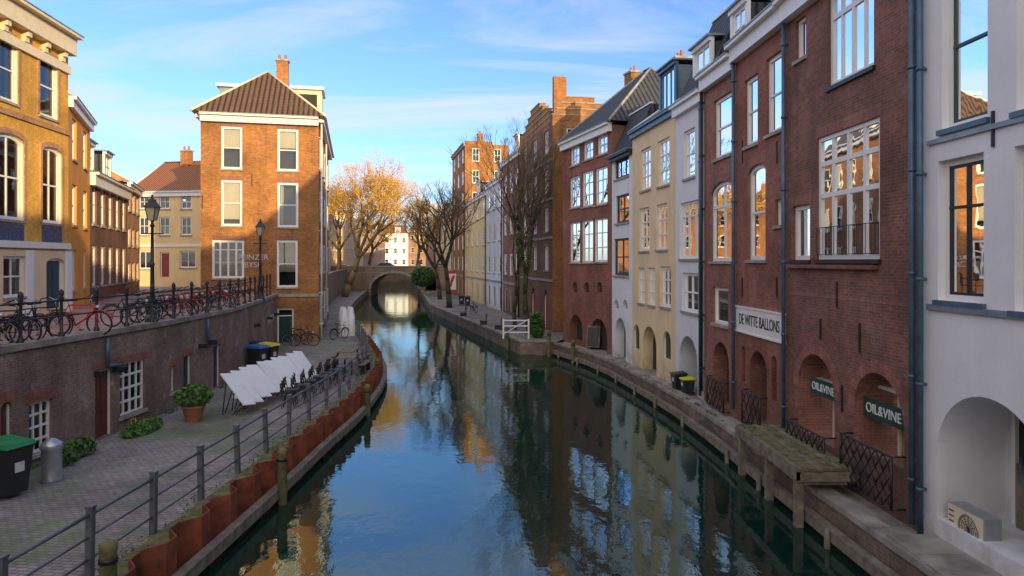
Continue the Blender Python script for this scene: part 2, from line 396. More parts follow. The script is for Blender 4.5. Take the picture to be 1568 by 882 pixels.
    if o.get('lint',False):
        fbox(tr,F,A0-.08,A1+.08,Z1+.003,Z1+.26,-.05,.006,'lint')
def grid(L,z0,z1,fl,cols,w=1.0,h=1.7,**k):
    out=[];fh=(z1-z0)/fl
    for f in range(fl):
        for c in range(cols):
            x=L*(c+.5)/cols; zz=z0+fh*f+.8
            d=dict(a0=x-w/2,a1=x+w/2,z0=zz,z1=min(zz+h,z0+fh*(f+1)-.25)); d.update(k); out.append(d)
    return out
def pw(F,u0,u1,v0,v1,**k):
    a0,a1,z0,z1=F.rect(u0,u1,v0,v1); d=dict(a0=a0,a1=a1,z0=z0,z1=z1); d.update(k)
    if d.get('arch')=='r': d['arch']=(a1-a0)/2
    elif d.get('arch')=='s': d['arch']=(a1-a0)*.18
    return d
def dormer(p,F,a,w,z,h,o0=-.5,dep=2.5,ny=2,nx=2,roofm='zinc',side='t_dk',fm='wh'):
    t=p['dormers']
    for s_ in (a-w/2,a+w/2-.06): fbox(t,F,s_,s_+.06,z,z+h,o0-dep,o0-.1,side)
    fbox(t,F,a-w/2-.08,a-w/2+.12,z,z+h,o0-.099,o0+.02,fm);fbox(t,F,a+w/2-.12,a+w/2+.08,z,z+h,o0-.099,o0+.02,fm)
    fbox(t,F,a-w/2+.12,a+w/2-.12,z,z+.15,o0-.099,o0+.015,fm);fbox(t,F,a-w/2-.08,a+w/2+.08,z+h,z+h+.16,o0-.1,o0+.1,fm)
    o=dict(a0=a-w/2+.12,a1=a+w/2-.12,z0=z+.15,z1=z+h,nx=nx,ny=ny,dep=-(o0)+.1,sill=False,fm=fm); fill(p,F,o)
    fbox(t,F,a-w/2-.15,a+w/2+.15,z+h+.161,z+h+.23,o0-dep,o0+.2,roofm)
def chimney(p,F,a,o,z0,z1,w=.7,mat='b_org'):
    c=p['chimney']
    fbox(c,F,a-w/2,a+w/2,z0,z1,o-w*.4,o+w*.4,mat); fbox(c,F,a-w/2-.06,a+w/2+.06,z1,z1+.12,o-w*.4-.06,o+w*.4+.06,'stone')
    for q in (-.18,.18):
        b=F.pt(a+q*w/.7,z1+.12,o); c.lathe(tuple(b),[(.09,0),(.08,.35)],'terra',8)
def building(name,F,z0,z1,wm,ops,dep=9,roof='par',rise=3.2,rm='t_dk',cor='wh',corh=.3,cord=.3,sidem=None,extra=None,rev=None,over=.12,ridge_o=None,sidewin=0):
    p=defaultdict(MB); L=F.L; e=.004
    W=p['walls']; wall(W,F,z0,z1,ops,wm,a0=e,a1=L-e,rev=rev)
    sm=sidem or wm
    for a_ in (e,L-e):
        if a_==e and sidewin:
            G=Fac(F.pt(e,0,0)[:2],F.pt(e,0,-dep)[:2],F.pt(-5,0,-dep/2)[:2]); so=grid(dep,3.6,z1-.2,sidewin,max(2,int(dep/2.6)),1.0,1.8,nx=2,ny=2,cur='none')
            wall(W,G,z0,z1,so,sm)
            for o in so: fill(p,G,o)
        else: W.poly([F.pt(a_,z0),F.pt(a_,z1),F.pt(a_,z1,-dep),F.pt(a_,z0,-dep)],sm)
    W.poly([F.pt(e,z0,-dep),F.pt(L-e,z0,-dep),F.pt(L-e,z1,-dep),F.pt(e,z1,-dep)],sm)
    for o in ops: fill(p,F,o)
    Rf=p['roof']; zz=z1+.02
    if cor:
        T=p['cornice']
        fbox(T,F,.01,L-.01,z1-corh,z1+.02,.003,cord*.6,cor); fbox(T,F,.0,L,z1+.021,z1+.13,.0,cord,cor)
        fbox(T,F,.0,L,z1+.131,z1+.17,-.2,cord+.03,'zinc'); zz=z1+.175
    if roof=='par' or roof=='hip':
        ro=ridge_o or dep/2; hp=min(ro,L*.45) if roof=='hip' else 0
        A0,A1=-over if roof=='hip' else 0.01,L+over if roof=='hip' else L-.01
        r0=F.pt(hp,zz+rise,-ro);r1=F.pt(L-hp,zz+rise,-ro)
        f0=F.pt(A0,zz,over);f1=F.pt(A1,zz,over);b0=F.pt(A0,zz,-dep-over);b1=F.pt(A1,zz,-dep-over)
        Rf.poly([f0,f1,r1,r0],rm);Rf.poly([b1,b0,r0,r1],rm)
        em=rm if roof=='hip' else sm
        Rf.poly([f0,r0,b0],em);Rf.poly([f1,b1,r1],em)
        Rf.tube(r0,r1,.09,.09,rm,6)
        if roof=='par':
            for aa in (A0,A1):
                for e0,e1 in ((F.pt(aa,zz+.04,over),F.pt(aa,zz+rise+.04,-ro)),(F.pt(aa,zz+.04,-dep),F.pt(aa,zz+rise+.04,-ro))): Rf.tube(e0,e1,.06,.06,'wh',5)
        else:
            for e0,e1 in ((f0,r0),(f1,r1),(b0,r0),(b1,r1)): Rf.tube(e0,e1,.08,.08,'stone',6)
    elif roof=='mans':
        s=rise*.45
        f=[F.pt(.01,zz,.0),F.pt(L-.01,zz,.0),F.pt(L-.01,zz+rise,-s),F.pt(.01,zz+rise,-s)]; Rf.poly(f,rm)
        b=[F.pt(.01,zz,-dep),F.pt(L-.01,zz,-dep),F.pt(L-.01,zz+rise,-dep+s),F.pt(.01,zz+rise,-dep+s)]; Rf.poly(b,rm)
        for i in (0,1): Rf.poly([f[i],f[3-i],b[3-i],b[i]],rm)
        Rf.poly([f[3],f[2],b[2],b[3]],'zinc'); fbox(Rf,F,.01,L-.01,zz+rise,zz+rise+.08,-s-.08,-s+.06,'wh')
    else: Rf.poly([F.pt(0,z1-.05,0),F.pt(L,z1-.05,0),F.pt(L,z1-.05,-dep),F.pt(0,z1-.05,-dep)],'zinc')
    if extra: extra(p,F)
    c=F.pt(L/2,z0,-dep/2); E=empty(name,c)
    for k,mb in p.items():
        if mb.f: mb.build(k,E)
    return E
def vpipe(mb,F,a,z0,z1,o=.12,r=.055,mat='pipe'):
    mb.tube(F.pt(a,z0,o),F.pt(a,z1,o),r,r,mat,8)
    z=z0+.8
    while z<z1: mb.tube(F.pt(a,z,o),F.pt(a,z+.06,o),r+.018,r+.018,mat,8); fbox(mb,F,a-.02,a+.02,z,z+.05,0,o-r,mat); z+=1.9
def text(body,F,a,z,size,mat,parent,o,name='lettering',maxw=None):
    c=bpy.data.curves.new(name,'FONT'); c.body=body; c.size=size; c.extrude=.006; c.align_x='CENTER'; c.align_y='CENTER'
    ob=bpy.data.objects.new(name,c); SC.collection.objects.link(ob); c.materials.append(M[mat])
    up=Vector((0,0,1)); nz=Vector((F.n.x,F.n.y,0)); x=up.cross(nz)
    m=Matrix((x,up,nz)).transposed().to_4x4(); m.translation=F.pt(a,z,o)
    if maxw:
        bpy.context.view_layer.update(); k=min(1,maxw/max(ob.dimensions.x,.01)); m=m@Matrix.Diagonal((k,1,1,1))
    ob.parent=parent; ob.matrix_parent_inverse=Matrix.Translation(-Vector(parent.location)); ob.matrix_basis=m
    return ob
def lattice(mb,F,a0,a1,z0,z1,o=.3,step=.28,mat='blk'):
    for z in (z0,z1): mb.tube(F.pt(a0,z,o),F.pt(a1,z,o),.022,.022,mat,5)
    for a_ in (a0,a1):
        mb.tube(F.pt(a_,z0,o),F.pt(a_,z1,o),.025,.025,mat,5)
        for z in (z0,z1): mb.tube(F.pt(a_,z,o),F.pt(a_,z,0),.02,.02,mat,5)
    h=z1-z0; n=max(2,int((a1-a0)/step)); st=(a1-a0)/n; rows=max(2,round(h/(st*1.3))); sh=h/rows
    for i in range(n):
        for j in range(rows):
            x=a0+st*i; z=z0+sh*j
            mb.tube(F.pt(x,z,o),F.pt(x+st,z+sh,o),.017,.017,mat,4);mb.tube(F.pt(x+st,z,o+.01),F.pt(x,z+sh,o+.01),.017,.017,mat,4)
# ------------------------------------------------------------------ right bank
pts=[Vector(q) for q in ((7.78,6.0),(7.5,12.48),(7.25,18.0),(7.1,21.6),(6.9,24.5),(6.6,27.5),(5.85,33.2),(5.3,36.2),(3.2,43.0))]
CAN=(0,25)
FW=Fac(pts[0],pts[1],CAN);F1=Fac(pts[1],pts[2],CAN);F2=Fac(pts[2],pts[3],CAN);F3=Fac(pts[3],pts[4],CAN);F4=Fac(pts[4],pts[5],CAN)
F5=Fac(pts[5],pts[6],CAN);F6=Fac(pts[6],pts[7],CAN);F7=Fac(pts[7],pts[8],CAN)
ops=[pw(FW,1434,1610,612,842,k='recess',dep=1.25,arch='r',rev='p_white',back='p_grey'),
 pw(FW,1436,1506,240,462,nx=2,ny=2,tr=[.66],cur='none',dep=.2,fw=.1,sm='pipe',im='blk'),
 pw(FW,1553,1640,215,480,nx=2,ny=2,tr=[.66],cur='side',dep=.2,sm='pipe',im='blk'),
 pw(FW,1442,1512,-70,190,nx=1,ny=2,cur='none',dep=.2,fw=.1,sm='pipe',im='dkgreen'),pw(FW,1556,1640,-90,160,nx=1,ny=2,cur='none',dep=.2,sm='pipe',im='dkgreen')]
def exW(p,F):
    T=p['trim']; z=F.z(1490,476); 
    fbox(T,F,0,F.L-.2,z-.05,z+.05,.002,.06,'zinc')
    z=F.z(1480,205); fbox(T,F,0,F.L-.2,z-.04,z+.04,.002,.05,'zinc')
    a0,a1,z0,z1=ops[0]['a0'],ops[0]['a1'],ops[0]['z0'],ops[0]['z1']
    I=p['archway_door']; d=-1.25
    fbox(I,F,a1-1.95,a1-.35,z0,z0+2.35,d+.001,d+.05,'int')
    fbox(I,F,a1-1.05,a1-.98,z0,z0+2.35,d+.05,d+.12,'wh');fbox(I,F,a1-.38,a1-.30,z0,z0+2.35,d+.05,d+.12,'wh')
    fbox(I,F,a1-2.0,a1-1.92,z0,z0+2.35,d+.05,d+.12,'wh');fbox(I,F,a1-1.9,a1-1.15,z0+.02,z0+2.0,d+.051,d+.09,'dkblue')
    fbox(I,F,a0+.2,a1-.3,z0+2.35,z0+2.5,d+.001,d+.14,'wh')
    I.tube(F.pt(a1-.55,z0+1.2,d+.15),F.pt(a1-.9,z0+.7,d+.35),.03,.03,'pipe',6)
    fbox(I,F,a1-.95,a1-.5,z0,z0+1.1,d+.16,d+.2,'wood')
    fbox(I,F,a0+.35,a0+.42,z0,z0+2.4,-.9,-.83,'wh'); fbox(I,F,a0+1.2,a0+1.27,z0,z0+2.4,-.9,-.83,'wh'); fbox(I,F,a0+.42,a0+1.2,z0+.1,z0+2.3,-.88,-.86,'int')
    vpipe(p['drainpipe'],F,F.L-.12,.7,13)
    fbox(T,F,F.a(1522)-.02,F.a(1522)+.02,F.z(1522,225),F.z(1522,170),0,.04,'blk')
building('white_canal_house',FW,.4,14.3,'p_white',ops,rise=5.2,extra=exW,rm='t_dk',dep=11)
def ac_unit():
    mb=MB(); F=FW; a1=F.a(1452)+.12;a0=a1-.85; z0=.88
    fbox(mb,F,a0,a1,z0,z0+.58,-.38,-.08,'steel'); fbox(mb,F,a0+.01,a1-.01,z0+.01,z0+.57,-.079,-.072,'crm')
    c=F.pt((a0*.6+a1*.4),z0+.29,-.065); n3=Vector((F.n.x,F.n.y,0))
    mb.torus(c,n3,.235,.012,'steel',24,5)
    for r in (.05,.09,.13,.17,.21): mb.torus(c,n3,r,.004,'plk',20,3)
    for i in range(12):
        t=math.pi*2*i/12; tt=Vector((F.t.x,F.t.y,0)); mb.tube(c,c+tt*math.cos(t)*.23+Vector((0,0,math.sin(t)*.23)),.004,.004,'plk',3)
    for i in range(5): fbox(mb,F,a1-.16,a1-.04,z0+.1+i*.09,z0+.12+i*.09,-.071,-.065,'plk')
    for a_ in (a0+.1,a1-.15): fbox(mb,F,a_,a_+.05,.66,z0,-.38,-.08,'blk')
    mb.build('air_conditioner')
ac_unit()
ops=[pw(F1,1268,1338,-38,118,nx=4,ny=2,tr=[.72],trb=True,mull=[2],cur='none',dep=.14,sm='blk'),
 pw(F1,1218,1234,28,90,nx=1,ny=1,cur='none'),
 pw(F1,1251,1347,195,397,nx=4,tr=[.52,.78],trb=True,mull=[1,2,3],cur='none',fw=.1,dep=.12,sm='blk'),
 pw(F1,1213,1240,314,398,nx=2,ny=1,cur='none',sm='blk'),
 pw(F1,1308,1384,572,700,k='recess',dep=.8,arch='r',rev='b_pink',back='int'),
 pw(F1,1222,1278,543,672,k='recess',dep=.8,arch='r',rev='b_pink',back='int')]
def ex1(p,F):
    T=p['trim']
    for o in ops[4:]:
        ap=arcpts(o['a0'],o['a1'],o['z1'],o['arch'],14); bp=arcpts(o['a0']-.24,o['a1']+.24,o['z1']+.24,o['arch']+.24,14)
        for i in range(14):
            T.hexa([F.pt(*ap[i],-.05),F.pt(*ap[i+1],-.05),F.pt(*bp[i+1],-.05),F.pt(*bp[i],-.05),F.pt(*ap[i],.012),F.pt(*ap[i+1],.012),F.pt(*bp[i+1],.012),F.pt(*bp[i],.012)],'b_pink' if i%2 else 'b_red')
        I=p['shopfront']; a0,a1,z0,z1=o['a0'],o['a1'],o['z0'],o['z1']
        fbox(I,F,a0,a1,z0+1.25,z0+1.32,-.5,-.45,'wh'); fbox(I,F,a0+.05,a0+.11,z0,z1,-.5,-.44,'crm'); fbox(I,F,(a0+a1)/2,(a0+a1)/2+.05,z0,z0+1.25,-.5,-.451,'crm')
        I.poly([F.pt(a0,z0,-.52),F.pt(a1,z0,-.52),F.pt(a1,z1,-.52),F.pt(a0,z1,-.52)],'glass')
        lattice(p['balcony_railing'],F,a0-.05,a1+.05,z0-.75,z0+.25,.28,.26)
    for u,v0,v1 in ((1282,432,470),(1257,488,520),(1317,495,540),(1290,590,630)):
        a=F.a(u); fbox(T,F,a-.025,a+.025,F.z(u,v1),F.z(u,v0),0,.03,'blk')
    z=F.z(1275,408); fbox(T,F,F.a(1345),F.a(1210),z-.05,z+.04,.0,.12,'b_dark')
    z=F.z(1300,455); fbox(T,F,.2,F.L-.1,z-.07,z,.0,.008,'lint')
    vpipe(p['drainpipe'],F,F.L-.06,1.0,12.3)
    vpipe(p['drainpipe'],F,.12,.8,12.3)
    dormer(p,F,4.6,1.4,13.2,1.3,-.9)
    for o in ops[:4]: fbox(T,F,o['a0']-.05,o['a1']+.05,o['z1']+.002,o['z1']+.24,-.04,.006,'lint')
    o=ops[2]; zz=o['z0']
    for h_ in (.12,.75): T.tube(F.pt(o['a0'],zz+h_,.02),F.pt(o['a1'],zz+h_,.02),.012,.012,'blk',4)
    n=16
    for i in range(n+1): a=o['a0']+(o['a1']-o['a0'])*i/n; T.tube(F.pt(a,zz+.12,.02),F.pt(a,zz+.75,.02),.008,.008,'blk',3)
E1=building('brick_canal_house',F1,.4,12.35,'b_dark',ops,rise=4.5,extra=ex1,rm='t_dk',corh=.45,cord=.4)
def shopsign(u0,u1,v0,v1,off):
    F=F1; a0,a1,z0,z1=F.rect(u0,u1,v0,v1); E=empty('shop_sign',F.pt((a0+a1)/2,z0,off)); mb=MB()
    fbox(mb,F,a0,a1,z0,z1,off-.05,off,'dkgreen'); mb.build('board',E)
    text('OIL&VINE',F,(a0+a1)/2,(z0+z1)/2,(z1-z0)*.72,'wh',E,off+.008,maxw=(a1-a0)*.86)
shopsign(1314,1376,618,648,-.12);shopsign(1234,1273,584,608,-.12)
ops=[pw(F2,1173,1197,84,203,ny=2,cur='side'),pw(F2,1140,1160,118,222,ny=2,cur='side'),
 pw(F2,1145,1172,252,398,arch='s',ny=2,cur='side',fw=.12),pw(F2,1187,1196,305,345,ny=1,cur='none'),
 pw(F2,1148,1174,538,650,k='recess',dep=.5,arch='r'),pw(F2,1181,1189,545,615,k='recess',dep=.3,arch='r'),pw(F2,1135,1141,530,585,k='recess',dep=.3,arch='r')]
def ex2(p,F):
    T=p['trim']
    for o in ops[:3]: fbox(T,F,o['a0']-.05,o['a1']+.05,o['z1']+.002,o['z1']+.24,-.04,.006,'lint')
    o=ops[4]; lattice(p['balcony_railing'],F,o['a0']-.05,o['a1']+.05,o['z0']-.1,o['z0']+.9,.22)
    vpipe(p['drainpipe'],F,F.L-.05,1,12.2); dormer(p,F,1.7,1.5,12.9,1.4,-.8)
    for u in (1137,1190): a=F.a(u); fbox(T,F,a-.02,a+.02,F.z(u,250),F.z(u,215),0,.03,'blk'); fbox(T,F,a-.02,a+.02,F.z(u,455),F.z(u,425),0,.03,'blk')
building('brick_canal_house',F2,.4,12.3,'b_red',ops,rise=3.6,extra=ex2,rm='t_dk',corh=.4,cord=.4)
a0,a1,z0,z1=F2.rect(1127,1203,476,514); E=empty('house_name_sign',F2.pt(F2.L/2,z0,.05)); mb=MB()
fbox(mb,F2,.05,F2.L-.08,z0,z1,.005,.045,'wh'); fbox(mb,F2,.02,F2.L-.05,z1,z1+.05,.003,.07,'wh');fbox(mb,F2,.02,F2.L-.05,z0-.05,z0,.003,.07,'wh'); mb.build('board',E)
text('DE WITTE BALLONS',F2,F2.L/2,(z0+z1)/2,.46,'blk',E,.05,maxw=F2.L*.8)
ops=[pw(F3,1093,1120,147,240,ny=2,cur='side'),pw(F3,1088,1124,278,400,arch='s',nx=2,tr=[.7],trb=True,cur='half',fw=.12),pw(F3,1091,1115,440,497,ny=1,cur='none'),
 pw(F3,1092,1116,524,622,k='recess',dep=.5,arch='r')]
def ex3(p,F):
    for o in ops[:2]: fbox(p['trim'],F,o['a0']-.05,o['a1']+.05,o['z1']+.002,o['z1']+.24,-.04,.006,'lint')
    o=ops[3]; lattice(p['balcony_railing'],F,o['a0']-.05,o['a1']+.05,o['z0']-.05,o['z0']+.9,.2)
    dormer(p,F,1.5,1.3,12.8,1.4,-.7); vpipe(p['drainpipe'],F,F.L-.03,1,12.2,mat='blk')
building('brick_canal_house',F3,.4,12.1,'b_pink',ops,rise=3.3,extra=ex3,rm='t_dk',corh=.4,cord=.35)
ops=[pw(F4,1047,1064,198,272,ny=2),pw(F4,1041,1073,308,396,nx=3,tr=[.75],mull=[1,2]),pw(F4,1044,1069,418,478,nx=2,ny=2),
 pw(F4,1040,1068,515,604,k='recess',dep=1,arch='r',rev='p_grey')]
def ex4(p,F):
    dormer(p,F,F.L*.45,1.7,12.05,1.7,-.45,nx=2,ny=2); vpipe(p['drainpipe'],F,.1,.8,11.6)
building('white_canal_house',F4,.4,11.7,'p_grey',ops,roof='mans',rise=3.4,extra=ex4,rm='t_dk')
ops=[]
for u0,u1,v0,v1 in ((1007,1025,213,284),(981,996,227,291),(1005,1022,312,382),(979,994,318,384),(1011,1027,408,470),(992,1003,410,467),(977,987,410,464)):
    ops.append(pw(F5,u0,u1,v0,v1,ny=3,nx=2))
ops+=[pw(F5,1015,1027,507,550,k='door',arch='r',dm='dkgreen',fw=.03),pw(F5,984,1005,500,577,k='recess',dep=.5,arch='r',rev='p_cream'),pw(F5,970,979,497,535,k='door',arch='r',dm='dkgreen',fw=.03)]
def ex5(p,F):
    dormer(p,F,2.3,1.9,12.1,1.9,-.5,nx=3,ny=1,side='zinc',fm='pipe'); chimney(p,F,5.2,-2.2,12.3,15.3,.9,'b_org')
building('cream_canal_house',F5,.4,11.75,'p_cream',ops,roof='par',rise=3.3,extra=ex5,rm='t_dk',cor='pipe',corh=.2,cord=.25)
ops=[pw(F6,941,963,240,272,nx=3,ny=1,fm='blk'),pw(F6,943,963,298,341,nx=2,fm='blk'),pw(F6,940,963,365,422,nx=2,fm='blk'),pw(F6,942,958,487,562,k='recess',dep=.5,arch='r')]
for u in (943.5,957): ops.append(pw(F6,u-3.5,u+3.5,459,473,k='recess',dep=.2,arch='r'))
building('white_canal_house',F6,.4,11.0,'p_cool',ops,roof='mans',rise=2.2,rm='t_dk',cor='blk',corh=.15)
ops=[]
for (a,b,c,d) in ((914,930,207,236),(893,908,216,244),(873,887,225,253)): ops.append(pw(F7,a,b,c,d,ny=2,nx=2,sill=True))
for (a,b,c,d) in ((911,930,256,313),(891,908,262,316),(872,888,270,318),(909,930,334,401),(890,908,337,402),(872,888,340,402)): ops.append(pw(F7,a,b,c,d,ny=3,nx=2,lint=True))
ops+=[pw(F7,872,892,482,522,k='recess',dep=.5,arch='r'),pw(F7,904,930,488,546,k='recess',dep=.5,arch='r')]
for u in (880,898,918): ops.append(pw(F7,u-4,u+4,432,448,k='recess',dep=.2,arch='r'))
def ex7(p,F): chimney(p,F,5.4,-4,15.3,17.3,.9,'b_org')
building('brick_canal_house',F7,.4,12.9,'b_red',ops,roof='hip',rise=4.0,rm='t_dk',dep=8,corh=.35,cord=.35,over=.3,extra=ex7,sidem='b_dark')
Q=[P(846,47),P(797,58),P(770,66),P(745,75),P(712,92),P(693,105),P(667,140),P(652,185)]
FQ=[Fac(Q[i],Q[i+1],(-20,70)) for i in range(len(Q)-1)]
def exg(p,F):
    W=p['gable']; zt=15.4; n=5
    for i in range(n):
        a0=F.L*.09*i;a1=F.L-a0; fbox(W,F,a0,a1,zt+i*.42,zt+(i+1)*.42,-.45,-.002*i,'b_org'); fbox(W,F,a0-.05,a1+.05,zt+(i+1)*.42-.06,zt+(i+1)*.42+.001*i,-.5,.05,'stone')
    G=Fac(F.pt(0,0,0)[:2],F.pt(0,0,-9)[:2],(0,0))
    for i,(b0,b1) in enumerate(((0,6.4),(.3,5.0),(.6,4.0),(.9,3.0))): 
        fbox(W,G,b0,b1,15.4+i*.42,15.4+(i+1)*.42,-.4,.012-.002*i,'b_org'); fbox(W,G,b0-.03,b1+.05,15.4+(i+1)*.42-.07,15.4+(i+1)*.42+.001*i,-.45,.05,'stone')
    fbox(W,G,.1,1.0,15.4,18.4,-.42,.02,'b_org')
    chimney(p,F,2,-6.2,15,17.8,.8,'b_org')
    T=p['bands']
    for z in (4.3,7.3,10.0,12.7): fbox(T,F,0,F.L,z-.08,z+.08,.003,.06,'stone')
ops=grid(FQ[0].L,4.2,15.2,4,3,1.3,2.0,nx=2,ny=2,lint=True)
ops+=[dict(a0=1,a1=2.6,z0=.8,z1=3.6,k='door',arch=.8,dm='reddoor'),dict(a0=5,a1=6.8,z0=.8,z1=3.6,k='door',arch=.9,dm='reddoor')]
building('stepped_gable_house',FQ[0],.4,15.4,'b_brn',ops,roof='flat',cor=None,extra=exg,sidem='b_org',dep=9,sidewin=4)
cfg=[('brick_canal_house',15,'b_pink',3,'t_or'),('white_canal_house',13.8,'p_cool',3,'t_dk'),('cream_canal_house',13.2,'p_yell',4,'t_dk'),('brown_brick_house',21.5,'b_org',3,'t_br'),('cream_canal_house',14,'p_cream',6,'t_br'),('brick_canal_house',14,'b_tan',6,'t_or')]
for F,(nme,h,m,c,rmm) in zip(FQ[1:],cfg):
    fl=4 if h<20 else 6
    ops=grid(F.L,3.6,h-.3,fl-1 if fl==4 else 6,c,1.3,1.9,nx=1,ny=2,cur='none',fw=.18,dep=.1)+grid(F.L,.2,3.6,1,c,1.3,2.1,k='door',dm=random.choice(['dkgreen','brdoor','dkblue']))
    def exq(p,F,h=h): 
        chimney(p,F,F.L*.2,-2.5,h+(1 if h<20 else -.1),h+(3.8 if h<20 else 1.8),.9,'b_org')
        if h<20: dormer(p,F,F.L*.55,1.6,h+.5,1.5,-.6)
        else: fbox(p['parapet'],F,F.L*.5,F.L,h-.04,h+1.6,-5,-1,'b_org')
        fbox(p['bands'],F,0,F.L,3.5,3.7,.003,.07,'stone'); vpipe(p['bands'],F,.15,.8,h,mat='blk')
    building(nme,F,.4,h,m,ops,roof='flat' if h>20 else 'par',rise=2.4,rm=rmm,extra=exq,dep=9 if h<20 else 6,cor='wh' if h<20 else 'stone',sidewin=6 if h>20 else 0)
# ------------------------------------------------------------------ left bank
ZS=3.6; CANL=(0,30)
G1=Fac((-17.0,17.0),(-18.2,28.0),CANL)
ops=[]
for u0,u1,v0,v1 in ((60,88,86,180),(-2,27,56,155)): ops.append(pw(G1,u0,u1,v0,v1,ny=2,nx=1,cur='side',fw=.12,arch='s'))
for u0,u1,v0,v1 in ((64,94,226,342),(-8,36,205,336)): ops.append(pw(G1,u0,u1,v0,v1,ny=2,nx=2,cur='none',fw=.12,arch='s'))
ops+=[pw(G1,4,38,392,455,nx=2,ny=2,cur='half',fw=.1),pw(G1,70,98,395,472,k='door',dm='dkblue',arch='s')]
def exL1(p,F):
    T=p['stone_bands']
    fbox(T,F,0,F.L,F.z(50,375)-.12,F.z(50,375)+.12,.002,.12,'wh')
    z=F.z(60,188); fbox(T,F,0,F.L,z-.12,z+.08,.002,.08,'b_tan')
    for o in ops[2:4]: fbox(T,F,o['a0'],o['a1'],o['z0']-.75,o['z0']-.15,.003,.03,'tileblue')
    for o in ops[:4]:
        for (x0,x1) in ((o['a0']-.14,o['a0']-.01),(o['a1']+.01,o['a1']+.14)): fbox(T,F,x0,x1,o['z0'],o['z1']-.1,.002,.05,'b_tan')
        ap=arcpts(o['a0']-.01,o['a1']+.01,o['z1']+.01,.22,8); bp=arcpts(o['a0']-.16,o['a1']+.16,o['z1']+.2,.3,8)
        for i in range(8): T.hexa([F.pt(*ap[i],.001),F.pt(*ap[i+1],.001),F.pt(*bp[i+1],.001),F.pt(*bp[i],.001),F.pt(*ap[i],.055),F.pt(*ap[i+1],.055),F.pt(*bp[i+1],.055),F.pt(*bp[i],.055)],'b_tan')
    C=p['cornice_brackets']
    n=9
    for i in range(n):
        a=F.L*(i+.5)/n
        for q,(zz0,zz1,oo) in enumerate(((13.66,13.85,.16),(13.851,14.04,.26))): fbox(C,F,a-.11,a+.11,zz0,zz1,.004,oo,'crm')
    fbox(C,F,0,F.L,13.3,13.64,.002,.12,'crm')
    for u in (104,44,-30):
        a=F.a(u); fbox(T,F,a-.22,a+.22,ZS,F.z(50,378)-.13,.003,.07,'p_white')
building('yellow_corner_house',G1,ZS-.1,14.7,'b_yel',ops,roof='par',rise=2.5,extra=exL1,cor='crm',corh=.65,cord=.6,rm='t_dk',rev='crm')
mb=MB(); F=Fac(G1.pt(0,0,.03)[:2],G1.pt(G1.L,0,.03)[:2],CANL); wall(mb,F,ZS,G1.z(50,378)-.121,[dict(o,dep=.02) for o in ops[4:]],'p_cream')
bs=[o for o in bpy.data.objects if o.name.startswith('yellow_corner_house')][0]; mb.build('ground_floor_render',bs)
G2=Fac((-18.2,28.0),P(138,33.5),CANL); G3=Fac(P(138,33.5),P(195,42),CANL); G4=Fac(P(195,42),P(214,47),CANL)
building('orange_house',G2,ZS-.1,12.3,'p_orng',grid(G2.L,ZS,12,3,2,1.1,2.0,nx=1,ny=2,lint=False),roof='par',rise=2.5,rm='t_br')
def exL3(p,F): 
    for q in (.25,.7): dormer(p,F,F.L*q,1.5,10.3,1.4,-.5)
building('dark_brick_house',G3,ZS-.1,9.9,'b_brn',grid(G3.L,ZS,9.8,2,5,1.0,2.1,nx=1,ny=2,cur='none',fw=.14),roof='par',rise=2.8,rm='t_dk',extra=exL3,corh=.5,cord=.4)
building('brick_townhouse',G4,ZS-.1,10.4,'b_tan',grid(G4.L,ZS,10.2,3,3,1,1.7,nx=2,ny=2),roof='par',rise=2.6,rm='t_or')
G5=Fac(P(196,56),P(345,54.5),(-20,0))
ops=[]
for u in (220,252,285,322):
    ops.append(pw(G5,u-8,u+8,298,320,ny=2,nx=2,sill=True)); ops.append(pw(G5,u-8,u+8,332,360,ny=2,nx=2))
ops+=[pw(G5,245,260,386,424,k='door',dm='reddoor'),pw(G5,275,300,384,410,nx=2,ny=1),pw(G5,212,232,384,412,nx=2,ny=1),pw(G5,312,334,384,410,nx=2,ny=1)]
def exL5(p,F): chimney(p,F,2.5,-4,12.5,15.2,.8,'b_org'); fbox(p['trim'],F,0,F.L,F.z(260,376)-.1,F.z(260,376)+.1,.002,.07,'wh')
building('yellow_townhouse',G5,ZS-.1,11.2,'p_yell',ops,roof='par',rise=3.0,rm='t_or',extra=exL5)
H0=Vector((-18.25,40.0));H1=Vector((-11.75,41.5)); FH=Fac(H0,H1,(-14,0))
ops=[pw(FH,339,371,194,259,ny=2,cur='blind',bq=.5,lint=True),pw(FH,425,457,198,262,ny=2,cur='blind',bq=.45,lint=True),
 pw(FH,339,371,276,346,ny=2,cur='blind',bq=.85,lint=True),pw(FH,425,457,280,348,ny=2,cur='side',lint=True),
 pw(FH,325,374,368,426,nx=4,tr=[.75],mull=[1,2,3],cur='half',lint=True),pw(FH,424,456,368,440,ny=2,cur='blind',lint=True),
 pw(FH,424,450,472,530,k='door',dm='dkgreen')]
for o in ops[:6]: o['fw']=.13; o['dep']=.1
